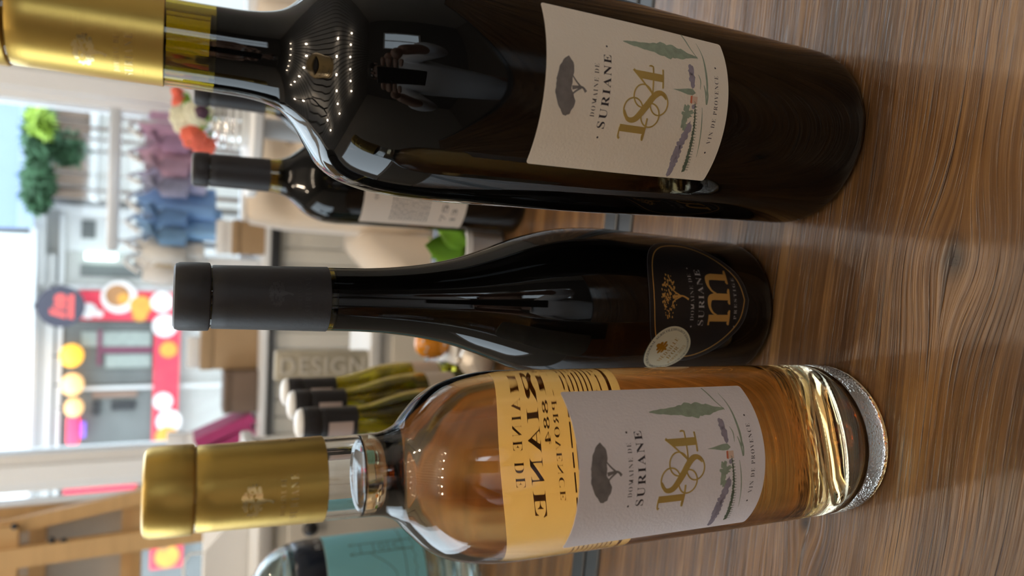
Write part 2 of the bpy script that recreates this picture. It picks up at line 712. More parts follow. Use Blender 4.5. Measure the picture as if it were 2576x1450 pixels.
MB().box(-XW - 0.055, -XW - 0.050, W3[0] + 0.05, W3[1] - 0.05, W3[2] + 0.05, W3[3] - 0.05).build('pane', M['pane'], w3)
struct(MB().box(XW, XW + 0.1, YB, YF + 0.12, FLOOR, CEIL + 0.1).build('wall_right', M['wall']))
wb_ = MB()                                          # back wall with a window opening
wb_.box(-XW, 0.55, YB - 0.1, YB, FLOOR, CEIL + 0.1).box(1.45, XW, YB - 0.1, YB, FLOOR, CEIL + 0.1)
wb_.box(0.55, 1.45, YB - 0.1, YB, FLOOR, 0.05).box(0.55, 1.45, YB - 0.1, YB, 1.25, CEIL + 0.1)
struct(wb_.build('wall_back', M['darkwall']))
w2 = struct(MB().box(0.55, 0.60, YB - 0.08, YB - 0.02, 0.05, 1.25).box(1.40, 1.45, YB - 0.08, YB - 0.02, 0.05, 1.25).box(0.60, 1.40, YB - 0.08, YB - 0.02, 0.05, 0.10).box(0.60, 1.40, YB - 0.08, YB - 0.02, 1.20, 1.25).box(0.98, 1.02, YB - 0.08, YB - 0.02, 0.10, 1.20).build('window_2', M['white']))
MB().box(0.60, 0.98, YB - 0.055, YB - 0.050, 0.10, 1.20).build('pane', M['pane'], w2)
MB().box(1.02, 1.40, YB - 0.055, YB - 0.050, 0.10, 1.20).build('pane', M['pane'], w2)

# shop window: low wall, header, posts, panes
PLAT = 0.067                                        # top of the display platform
WTOP = 2.24
struct(MB().box(-XW, XW, YF, YF + 0.12, FLOOR, PLAT).box(-XW, XW, YF, YF + 0.12, WTOP, CEIL + 0.1).build('wall_front', M['white']))
pr = at(200, 221, YF)
pl = at(200, 1180, YF)
posts = sorted([pr.x, pl.x, pl.x - 1.15, pr.x + 1.0])
win = struct(MB().box(-XW, XW, YF, YF + 0.10, WTOP - 0.06, WTOP).box(-XW, XW, YF, YF + 0.10, PLAT, PLAT + 0.04).build('window_1', M['white']))
for x in posts:
    mb = MB()
    mb.bbox(x - 0.058, x + 0.058, YF - 0.02, YF + 0.09, PLAT + 0.04, WTOP - 0.06, 0.006)
    mb.bbox(x - 0.030, x + 0.030, YF - 0.045, YF - 0.02, PLAT + 0.04, WTOP - 0.06, 0.005)
    mb.build('window_post', M['white'], win)
edges = [-XW] + posts + [XW]
for a, b in zip(edges, edges[1:]):
    MB().box(a + (0.058 if a > -XW else 0), b - (0.058 if b < XW else 0), YF + 0.045, YF + 0.051, PLAT + 0.04, WTOP - 0.06).build('pane', M['pane'], win)

# display platform under the window, front of narrow upright boards
PF = 2.20
plat = struct(MB().box(-XW, XW, PF + 0.012, YF, FLOOR, PLAT - 0.012).build('trim_1', M['greypaint']))
board = None
for k in range(92):
    x = -XW + 0.025 + k * 0.05
    if board is None:
        board = MB().bbox(-0.0235, 0.0235, 0, 0.012, FLOOR + 0.05, PLAT - 0.035, 0.003, 1).build('plank', M['cream'], plat, loc=(x, PF, 0))
    else:
        c = board.copy()
        COL.objects.link(c)
        c.location = (x, PF, 0)
MB().box(-XW, XW, PF - 0.02, YF, PLAT - 0.012, PLAT).build('shelf_board', M['white'], plat)
MB().bbox(-0.10, XW, PF - 0.026, PF - 0.004, PLAT - 0.04, PLAT - 0.012, 0.003, 1).build('edge_band', M['black_metal'], plat)
MB().bbox(-XW, -0.10, PF - 0.022, PF - 0.004, PLAT - 0.024, PLAT - 0.014, 0.002, 1).build('edge_band', M['black_metal'], plat)

# ceiling lamps: rows of small warm bulbs
M['bulb'] = mat('warm_bulb', (1, 0.9, 0.75), 0.4, emit=(1.0, 0.82, 0.62), estr=BULB)
M['brass'] = mat('brass', (0.65, 0.45, 0.18), 0.3, metal=1)


def pendant_row(name, label, pts):
    t = thing(name, label, 'lamp', (0, 0, CEIL), group=None)
    a, b = pts[0], pts[-1]
    MB().bar((a[0], a[1], -0.03), (b[0], b[1], -0.03), 0.03, 0.02).build('track', M['black_metal'], t)
    MB().bar((a[0] * .7 + b[0] * .3, a[1] * .7 + b[1] * .3, -0.03), (a[0] * .7 + b[0] * .3, a[1] * .7 + b[1] * .3, 0.0), 0.02).build('mount', M['black_metal'], t)
    for p in pts:
        s = MB().lathe([(0, 0), (0.014, 0), (0.016, -0.05), (0, -0.05)], 14, (p[0], p[1], -0.04)).build('socket', M['brass'], t)
        MB().ball((p[0], p[1], -0.117), 0.030, n=10).build('bulb', M['bulb'], s, smooth=True)


pendant_row('bulb_track', 'black ceiling track with six warm bulbs behind the photographer', [(-0.9 + 0.36 * k, -0.75, 0) for k in range(6)])
pendant_row('bulb_track', 'black ceiling track with six warm bulbs above the bottles', [(-1.1 + 0.36 * k, 0.35, 0) for k in range(6)])
pendant_row('bulb_track', 'added black ceiling track with six warm fill bulbs nearest the shop window', [(-1.1 + 0.42 * k, 1.35, 0) for k in range(6)])  # extra row, added to brighten the armchair and platform fronts

# ------------------------------------------------------------------ tables
M['white_lam'] = mat('pale_laminate', (0.62, 0.60, 0.56), 0.35, var=0.05, vscale=30)


def table(name, label, x0, x1, y0, y1):
    t = thing(name, label, 'table', TORG, TROT)
    MB().bbox(x0, x1, y0 + 0.018, y1 - 0.018, -0.03, 0.0, 0.0015, 1).build('table_top', M['wood'], t)
    MB().bbox(x0, x1, y1 - 0.0178, y1, -0.032, 0.0005, 0.002, 2).build('edge_trim', M['black_metal'], t)
    MB().bbox(x0, x1, y0, y0 + 0.0178, -0.032, 0.0005, 0.002, 2).build('edge_trim', M['black_metal'], t)
    for lx in (x0 + 0.06, x1 - 0.06):
        for ly in (y0 + 0.05, y1 - 0.05):
            MB().box(lx - 0.02, lx + 0.02, ly - 0.02, ly + 0.02, FLOOR + 0.0, -0.032).build('leg', M['black_metal'], t)
    return t


table('wooden_table', 'dark oak table in front, carrying the three labelled wine bottles', -0.75, 0.95, -0.62, 0.018)
table('wooden_table', 'second oak table butted behind the black edge strip', -0.75, 0.95, 0.0195, 0.44)

# ------------------------------------------------------------------ bottle builder
M['clear'] = glass_mat('clear_glass', (0.985, 0.99, 0.985), ior=1.46)
M['stipple'] = glass_mat('stippled_clear_glass', (0.985, 0.99, 0.985), stipple=True)
M['dark_glass'] = glass_mat('dark_amber_glass', (0.34, 0.25, 0.015))
M['black_glass'] = mat('black_bottle_glass', (0.002, 0.002, 0.002), 0.015, spec=0.42, ior=1.5)
M['green_glass'] = glass_mat('dead_leaf_glass', (0.55, 0.50, 0.06))
M['red_wine'] = mat('red_wine', (0.003, 0.001, 0.0015), 0.03, spec=0.0, ior=1.2)
M['rose_wine'] = wine_mat('rose_wine', (1.0, 0.71, 0.09), 31.0)
M['gold'] = mat('brushed_gold_foil', (0.62, 0.42, 0.11), 0.36, metal=1.0, bump=0.12, bscale=700, stretch=(0.15, 0.15, 6))
M['gold_bright'] = mat('polished_gold_print', (0.86, 0.66, 0.30), 0.22, metal=1.0)
M['gold_print'] = mat('gold_foil_print', (0.58, 0.44, 0.14), 0.32, metal=0.55)
M['gold_label'] = mat('copper_gold_print', (0.70, 0.42, 0.12), 0.38, metal=0.6)
M['black_foil'] = mat('matt_black_foil', (0.022, 0.021, 0.024), 0.50, bump=0.15, bscale=500)
M['black_emb'] = mat('embossed_black_foil', (0.035, 0.033, 0.036), 0.28)
M['cork'] = mat('cork', (0.42, 0.28, 0.16), 0.9, var=0.25, vscale=260)
M['label_warm'] = paper_mat('ivory_label_paper', (0.76, 0.69, 0.59))
M['label_cool'] = paper_mat('white_label_paper', (0.72, 0.68, 0.70))
M['ink'] = mat('black_print', (0.030, 0.024, 0.030), 0.6)
M['ink_soft'] = mat('brown_black_print', (0.055, 0.045, 0.05), 0.6)
M['grey_print'] = mat('silver_print', (0.36, 0.34, 0.33), 0.5)
M['ink_tree'] = mat('grey_wash_print', (0.16, 0.145, 0.14), 0.7, var=0.5, vscale=330)
M['ink_green'] = mat('sage_wash_print', (0.27, 0.33, 0.25), 0.7, var=0.35, vscale=400)
M['ink_green_d'] = mat('dark_green_wash_print', (0.10, 0.13, 0.09), 0.7, var=0.5, vscale=700)
M['ink_lilac'] = mat('lilac_wash_print', (0.27, 0.24, 0.30), 0.7, var=0.3, vscale=420)
M['ink_red'] = mat('terracotta_print', (0.58, 0.16, 0.08), 0.7)
M['ink_pink'] = mat('pale_terracotta_print', (0.66, 0.47, 0.36), 0.7)
M['black_label'] = mat('black_label_paper', (0.010, 0.009, 0.010), 0.42)
M['black_label_edge'] = mat('grey_label_edge', (0.10, 0.10, 0.11), 0.4)
M['medal'] = mat('pale_gold_medal_paper', (0.70, 0.66, 0.48), 0.38, metal=0.25)
M['medal_gold'] = mat('medal_gold_print', (0.52, 0.30, 0.03), 0.3, metal=0.7)


def inner(prof, wall, zb):
    """inside of a bottle: outer profile pulled in by the wall"""
    return [(max(r - wall, 0.004), z) for r, z in prof if z > zb]


def shell(prof, wall, zb, punt):
    """closed outline: foot with punt, outside up, lip, inside down to a domed floor"""
    ztop = prof[-1][1]
    rb = prof[0][0]
    out = [(0, punt), (rb * 0.35, punt * 0.90), (rb * 0.62, punt * 0.45), (rb * 0.80, 0.0006), (rb * 0.88, 0.0)]
    out += list(prof)
    ins = inner(prof, wall, zb + 0.004)
    out += [(prof[-1][0] - wall, ztop)] + list(reversed(ins))
    r = ins[0][0]
    out += [(r * 0.93, zb + 0.001), (r * 0.8, zb), (r * 0.5, zb + punt * 0.5), (r * 0.25, zb + punt * 0.85), (0, zb + punt)]
    return out


def liquid(prof, wall, zb, punt, level, grow):
    ins = [(r + grow, z) for r, z in inner(prof, wall, zb + 0.004) if z < level]
    r = ins[0][0]
    rl = max(prof_r(prof, level) - wall, 0.004) + grow
    return [(0, zb + punt - grow), (r * 0.25, zb + punt * 0.85 - grow), (r * 0.5, zb + punt * 0.5 - grow), (r * 0.8, zb - grow), (r * 0.93, zb + 0.001 - grow)] + ins + [(rl, level), (rl * 0.85, level - 0.0006), (0, level - 0.0008)]


def blacken(o, z):
    """wine-filled part of a dark bottle lets no light through"""
    o.data.materials.append(M['black_glass'])
    for p in o.data.polygons:
        if p.center.z < z:
            p.material_index = 1
    return o


def capsule(mb, prof_out, z0, z1, ring, rr, n=64):
    """foil: from z0 up to z1 with the band of the lip at ring"""
    g = 0.00035
    r0 = prof_r(prof_out, z0) + g
    r1 = prof_r(prof_out, ring - 0.001) + g
    pr_ = [(r0 - 0.0003, z0), (r0, z0 + 0.0002)]
    for k in range(1, 8):
        z = z0 + (ring - 0.0012 - z0) * k / 8
        pr_.append((prof_r(prof_out, z) + g, z))
    pr_ += [(r1, ring - 0.0014), (r1 - 0.0004, ring - 0.0008), (r1 - 0.0004, ring - 0.0004), (rr - 0.0002, ring), (rr, ring + 0.0006), (rr, ring + (z1 - ring) * 0.5), (rr - 0.0002, z1 - 0.0022), (rr - 0.0008, z1 - 0.0007), (rr - 0.0022, z1), (0, z1)]
    return mb.lathe(pr_, n)


def label_patch(name, m, parent, rfun, phi, w, h, z0, off=0.00004, thick=0.00016, rc=1.2):
    f = Flat()
    pts = []
    for cx, cy, a0 in ((w / 2 - rc, h - rc, 0), (-w / 2 + rc, h - rc, 90), (-w / 2 + rc, rc, 180), (w / 2 - rc, rc, 270)):
        for k in range(5):
            a = rad(a0 + 22.5 * k)
            pts.append((cx + rc * math.cos(a), cy + rc * math.sin(a)))
    f.poly(pts)
    return f.wrap(name, m, parent, rfun, phi, z0, off, thick=thick)


def tree_mark(f, cx, top, w, h, trunk_bottom, leafy=False, seed=1):
    """umbrella pine: wide flat crown, bare leaning trunk"""
    rnd = random.Random(seed)
    if leafy:
        for k in range(230):
            a = rnd.uniform(0, 2 * math.pi)
            q = math.sqrt(rnd.random())
            x = cx + w / 2 * q * math.cos(a)
            y = top - h / 2 + h / 2 * q * math.sin(a) - 0.10 * abs(x - cx) * (1 if x > cx else 0.9)
            r = rnd.uniform(0.22, 0.62)
            if noise.noise(Vector((x * 0.55, y * 0.9, 4.0))) < -0.16:
                continue
            f.blob(x, y, r * 1.25, r * 0.8, seed=k, rough=0.5, n=7)
    else:
        cl = [(-.52, .64), (-.45, .42), (-.31, .20), (-.10, .02), (.14, .04), (.31, .16), (.45, .33), (.50, .54), (.41, .74), (.26, .78), (.10, .74), (0, .70), (-.12, .83), (-.26, .94), (-.38, .90), (-.48, .78), (-.52, .64)]
        cl = spline(cl, 5)[:-1]
        f.poly([(cx + x * w * (1 + 0.05 * noise.noise(Vector((x * 9, y * 9, 0)))), top - h * (y + 0.06 * noise.noise(Vector((x * 11, y * 11, 5))))) for x, y in cl])
    f.stroke([(cx - 0.02 * w, top - 0.75 * h), (cx + 0.01 * w, (top - h + trunk_bottom) / 2), (cx - 0.06 * w, trunk_bottom)], [1.5, 0.8, 1.1])
    f.stroke([(cx, (top - h) * 0.55 + trunk_bottom * 0.45), (cx + 0.1 * w, top - 0.9 * h), (cx + 0.2 * w, top - 0.7 * h)], [0.7, 0.6, 0.4])
    f.stroke([(cx, (top - h) * 0.6 + trunk_bottom * 0.4), (cx - 0.1 * w, top - 0.85 * h), (cx - 0.22 * w, top - 0.7 * h)], [0.7, 0.6, 0.4])
    return f


def number_184():
    f = Flat()
    # 1
    f.rect(-13.6, -10.9, 39.0, 50.6)
    f.stroke([(-16.3, 49.4), (-15.9, 50.1), (-14.6, 50.4), (-12.0, 50.5)], [0.9, 0.7, 0.6, 0.6])
    f.rect(-16.2, -7.4, 38.6, 39.3)
    f.stroke([(-13.2, 39.2), (-14.4, 39.6), (-16.0, 39.4)], [0.5, 0.4, 0.2])
    # 8 of four rings with one swelling stroke
    f.ring(-5.0, 46.0, 4.4, 0.55, ry=4.3)
    f.ring(0.6, 42.3, 4.3, 0.55, ry=4.2)
    f.ring(-6.2, 37.9, 4.5, 0.55, ry=4.2)
    f.ring(-1.2, 34.6, 4.6, 0.55, ry=4.2)
    f.stroke([(-5.6, 49.9), (-8.6, 48.0), (-8.4, 44.6), (-3.6, 40.7), (0.9, 37.4), (2.6, 34.0), (0.6, 31.4)], [0.5, 1.5, 2.3, 2.7, 2.4, 1.6, 0.5])
    # 4
    f.poly([(9.9, 47.4), (9.9, 33.6), (7.0, 33.6), (7.0, 43.6), (8.6, 46.4)])
    f.stroke([(10.0, 47.2), (5.5, 42.2), (1.9, 38.0)], [1.0, 0.6, 0.6])
    f.rect(1.5, 12.6, 37.7, 38.3)
    f.stroke([(12.3, 37.9), (12.6, 38.9), (12.4, 39.9)], [0.5, 0.7, 0.4])
    f.rect(4.6, 12.0, 33.0, 33.7)
    return f


def paint_label(lb, rfun, phi, z0, dots_on_domaine):
    o = 0.00024
    w = lambda f, n, m, dz=0.0: f.wrap(n, m, lb, rfun, phi, z0, o + dz)
    w(tree_mark(Flat(), -0.3, 80.4, 21, 9.2, 67.6), 'tree_picture', M['ink_tree'])
    t = Flat()
    t.text('DOMAINE DE', -0.2, 62.6, width=19.5, height=1.95, thin=-0.016, track=1.25)
    if dots_on_domaine:
        t.disc(-13.4, 63.6, 0.42).disc(13.4, 63.6, 0.42)
    else:
        t.disc(-17.2, 58.9, 0.42).disc(17.0, 58.9, 0.42)
    w(t, 'lettering', M['ink_soft'])
    t = Flat().text('VIN DE PROVENCE', 0, 5.3, width=27.5, height=2.0, thin=-0.012, track=1.3)
    t.disc(-17.4, 6.3, 0.42).disc(17.2, 6.3, 0.42)
    w(t, 'lettering', M['ink_soft'])
    w(Flat().text('SURIANE', 0, 57.2, width=27.4, height=3.4, thin=-0.004, track=1.2), 'lettering', M['ink'])
    number_184().wrap('number', M['gold_print'], lb, rfun, phi, z0, 0.0001, thick=0.00022)
    # landscape
    g = Flat()
    pts = []
    prof = [(15.0, 0.3), (19, 0.9), (23, 2.0), (27, 2.6), (31, 2.9), (35, 2.1), (39, 1.7), (44, 1.1), (48, 0.7), (51, 0.15)]
    prof = spline(prof, 4)
    for k, (hh, ww) in enumerate(prof):
        pts.append((20.6 + ww * 1.12 * (1 + 0.35 * noise.noise(Vector((k * 0.6, 2.3, 0.4)))), hh))
    for k, (hh, ww) in reversed(list(enumerate(prof))):
        pts.append((20.6 - ww * 1.12 * (1 + 0.35 * noise.noise(Vector((k * 0.6, 7.7, 0.4)))), hh))
    g.poly(pts)
    g.poly([(5.2, 17), (6.6, 18.5), (6.5, 21), (5.6, 25.5), (5.2, 28.5), (4.8, 25), (4.1, 21), (4.2, 18.5)])
    for k, (x, y, rx, ry) in enumerate(((-6.5, 21.0, 3.0, 1.3), (-3.6, 20.4, 1.6, 2.2), (-1.6, 20.8, 1.8, 1.4), (-8.6, 19.8, 1.6, 1.0), (-2.6, 18.6, 0.9, 1.6))):
        g.blob(x, y, rx, ry, seed=20 + k, rough=0.4)
    g.stroke([(20, 14.9), (24, 17.6), (28, 19.2), (31, 20.4)], [0.3, 0.5, 0.7, 0.6])
    g.stroke([(28, 13.8), (22, 12.2), (15, 11.6), (8, 11.2), (4, 11.8)], [0.2, 0.5, 0.9, 0.9, 0.3])
    g.stroke([(9, 12.9), (6, 12.0), (1.5, 11.2), (5, 10.8), (9, 11.4)], [0.3, 0.7, 0.6, 0.7, 0.2])
    g.stroke([(0, 13.2), (-7, 12.0), (-14, 10.8), (-20, 9.8)], [0.2, 0.5, 0.4, 0.15])
    g.stroke([(13, 15.6), (10.5, 14.6), (7, 14.8)], [0.2, 0.5, 0.2])
    w(g, 'landscape_picture', M['ink_green'])
    l = Flat()
    for k in range(9):
        u = k / 8
        l.blob(-27.6 + 19 * u, 19.6 + 1.6 * math.sin(u * 3.0) - 1.8 * u, 2.2, 1.25 + 0.7 * math.sin(u * math.pi), seed=40 + k, rough=0.4, n=16)
    l.blob(14.2, 19.2, 2.6, 1.5, seed=60, n=18)
    l.blob(11.0, 19.0, 2.8, 1.6, seed=61, n=18)
    l.blob(8.4, 18.6, 1.8, 1.0, seed=62, n=18)
    l.blob(-0.2, 17.6, 1.0, 0.9, seed=64, n=12)
    w(l, 'mountain_picture', M['ink_lilac'], 0.00001)
    v = Flat()
    for k in range(24):
        u = k / 23
        x, y, q = -26 + 27 * u, 12.6 + 4.0 * u, 1.35 - 0.75 * u
        v.blob(x, y + 0.5 * q, 0.95 * q, 0.62 * q, seed=80 + k, rough=0.6, n=9)
        v.stroke([(x, y + 0.4 * q), (x + 0.12, y - 1.1 * q)], 0.22)
        v.stroke([(x + 0.5, y + 0.4 * q), (x + 0.9, y + 1.4 * q)], 0.18)
    w(v, 'vineyard_picture', M['ink_green_d'], 0.00002)
    w(Flat().poly([(1.0, 16.0), (3.8, 16.0), (3.8, 18.6), (1.0, 18.6)]), 'house_picture', M['ink_pink'], 0.00002)
    w(Flat().poly([(0.7, 18.6), (4.0, 18.6), (3.7, 19.5), (1.1, 19.5)]), 'roof_picture', M['ink_red'], 0.00002)


def cap_print(cap, rfun, phi, z0, m, sp=1.0):
    """embossed tree and two lines of letters, run twice round the foil"""
    for k in range(3):
        p = phi + k * 2 * math.pi / 3
        f = tree_mark(Flat(), 0, 20.5, 11, 6.0, 10.8, leafy=True, seed=3)
        f.text('DOMAINE DE', 0, 7.2, width=12.5, height=1.7, thin=-0.012, track=1.4)
        f.text('SURIANE', 0, 3.4, width=15.0, height=2.4, thin=-0.006, track=1.4)
        f.wrap('embossing', m, cap, rfun, p, z0, 0.00042)


# ------------------------------------------------------------------ rosé bottle
def body_rose():
    t = thing('rose_bottle', 'clear bottle of orange rosé wine with gold foil and white label', 'bottle', (-0.0675, 0.2500, 0.0006))
    raw = [(0.0328, 0.0003), (0.0343, 0.0020), (0.0349, 0.0060), (0.0350, 0.014), (0.0353, 0.05), (0.0355, 0.10), (0.0356, 0.150), (0.0357, 0.170), (0.0352, 0.1815), (0.0336, 0.1910), (0.0312, 0.1985), (0.0270, 0.2052), (0.0215, 0.2107), (0.0175, 0.2142), (0.0153, 0.2180), (0.0144, 0.2220), (0.0142, 0.2300), (0.0140, 0.2450), (0.0137, 0.2600), (0.0134, 0.2780), (0.0134, 0.2900)]
    prof = spline(raw, 4)
    rf = lambda z: prof_r(prof, z)
    zb, punt, wall = 0.0115, 0.013, 0.0017
    split = 0.0145
    sh = shell(prof, wall, zb, punt)
    g = MB().lathe(sh, 96).build('glass', M['clear'], t, smooth=True)
    g.data.materials.append(M['stipple'])
    for p in g.data.polygons:                       # moulded stipple round the heel
        c = p.center
        if c.z < 0.0135 and math.hypot(c.x, c.y) > 0.0298:
            p.material_index = 1
    MB().lathe(liquid(prof, wall, zb, punt, 0.2285, 0.00012), 96).build('wine', M['rose_wine'], t, smooth=True)
    MB().lathe([(0, 0.246), (0.0108, 0.246), (0.0109, 0.247), (0.0106, 0.288), (0, 0.288)], 32).build('cork', M['cork'], t)
    cap = capsule(MB(), prof, 0.2408, 0.2955, 0.2812, 0.01425, 72).build('foil_capsule', M['gold'], t, auto=35)
    cap_print(cap, lambda z: prof_r(prof, z), rad(-8), 0.2470, M['gold_bright'])
    lb = label_patch('front_label', M['label_cool'], t, rf, rad(5.4), 63.4, 85, 0.0745)
    paint_label(lb, rf, rad(5.4), 0.0745, True)
    # back label, seen from behind through the wine
    M['back_label'] = paper_mat('thin_white_label_paper', (0.80, 0.76, 0.70), transl=0.85, tcol=(1.0, 0.96, 0.86))
    phb = rad(180)
    bl = label_patch('back_label', M['back_label'], t, rf, phb, 72, 57, 0.1055, off=0.00012)
    tx = Flat()
    tx.text('DOMAINE DE', 0, 49.0, width=30, height=3.4, thin=-0.012, track=1.25)
    tx.text('SURIANE', 0, 42.0, width=42, height=5.0, thin=-0.003, track=1.2)
    tx.text('1884', 0, 37.6, width=12, height=2.5)
    tx.text('AIX-EN-PROVENCE', 0, 33.4, width=36, height=2.5, thin=-0.01, track=1.2)
    for k in range(9):                              # rows of small print, too small to read
        u = 28 - k * 2.3
        xx = -30
        rnd = random.Random(k)
        while xx < 29:
            q = rnd.uniform(2.0, 6.5)
            tx.rect(xx, min(xx + q, 30), u, u + 0.7)
            xx += q + 0.9
    tx.rect(-33, 33, 4.6, 6.2)
    M['ink_through'] = mat('faint_brown_print', (0.60, 0.46, 0.34), 0.7)
    tx.wrap('lettering', M['ink_through'], bl, rf, phb, 0.1055, 0.00004)
    return t


body_rose()


# ------------------------------------------------------------------ red wine bottles
def body_magnum():
    t = thing('wine_magnum', 'big black glass wine bottle with gold foil and ivory label', 'bottle', (0.0811, 0.2750, 0.0006))
    raw = [(0.0395, 0.0003), (0.0421, 0.0022), (0.0433, 0.0062), (0.0438, 0.0140), (0.0441, 0.036), (0.0448, 0.07), (0.0456, 0.10), (0.0463, 0.124), (0.0467, 0.16), (0.0469, 0.19), (0.0466, 0.205), (0.0457, 0.2165), (0.0441, 0.2255), (0.0413, 0.2341), (0.0368, 0.2404), (0.0305, 0.2449), (0.0236, 0.2495), (0.0186, 0.2545), (0.0163, 0.2600), (0.0151, 0.2680), (0.0148, 0.2780), (0.0146, 0.2950), (0.0144, 0.315), (0.0141, 0.335), (0.0139, 0.352)]
    prof = spline(raw, 4)
    rf = lambda z: prof_r(prof, z)
    blacken(MB().lathe(shell(prof, 0.0032, 0.012, 0.014), 96).build('glass', M['dark_glass'], t, smooth=True), 0.2785)
    MB().lathe(liquid(prof, 0.0032, 0.012, 0.014, 0.2795, -0.00005), 80).build('wine', M['red_wine'], t, smooth=True)
    MB().lathe([(0, 0.301), (0.0108, 0.301), (0.0109, 0.302), (0.0106, 0.350), (0, 0.350)], 32).build('cork', M['cork'], t)
    cap = capsule(MB(), prof, 0.2938, 0.3600, 0.3385, 0.01500, 72).build('foil_capsule', M['gold'], t, auto=35)
    cap_print(cap, rf, rad(-42), 0.2995, M['gold_bright'])
    lb = label_patch('front_label', M['label_warm'], t, rf, rad(-8.0), 62.2, 84.6, 0.0855)
    paint_label(lb, rf, rad(-8.0), 0.0855, False)
    return t


body_magnum()


def m_letter():
    f = Flat()
    b, tp = 0.0, 14.0
    for x, foot0, foot1 in ((-9.6, -13.2, -5.6), (1.2, -2.6, 5.4), (11.6, 8.0, 15.6)):
        f.rect(x - 1.7, x + 1.7, b + 0.6, tp - 3.2 if x > -9 else tp)
        f.rect(foot0, foot1, b, b + 0.95)
        f.stroke([(x - 1.7, b + 0.9), (x - 2.6, b + 1.3), (foot0 + 0.4, b + 0.9)], [0.6, 0.5, 0.2])
        f.stroke([(x + 1.7, b + 0.9), (x + 2.6, b + 1.3), (foot1 - 0.4, b + 0.9)], [0.6, 0.5, 0.2])
    f.rect(-13.2, -9.0, tp - 0.95, tp)
    for x0, x1 in ((-8.0, 1.2), (2.8, 11.6)):
        f.stroke([(x0, tp - 5.2), (x0 + 1.4, tp - 2.4), (x0 + 4.4, tp - 0.5), (x1 - 1.0, tp - 0.9), (x1, tp - 3.6)], [0.7, 1.0, 1.6, 2.8, 3.4])
    return f


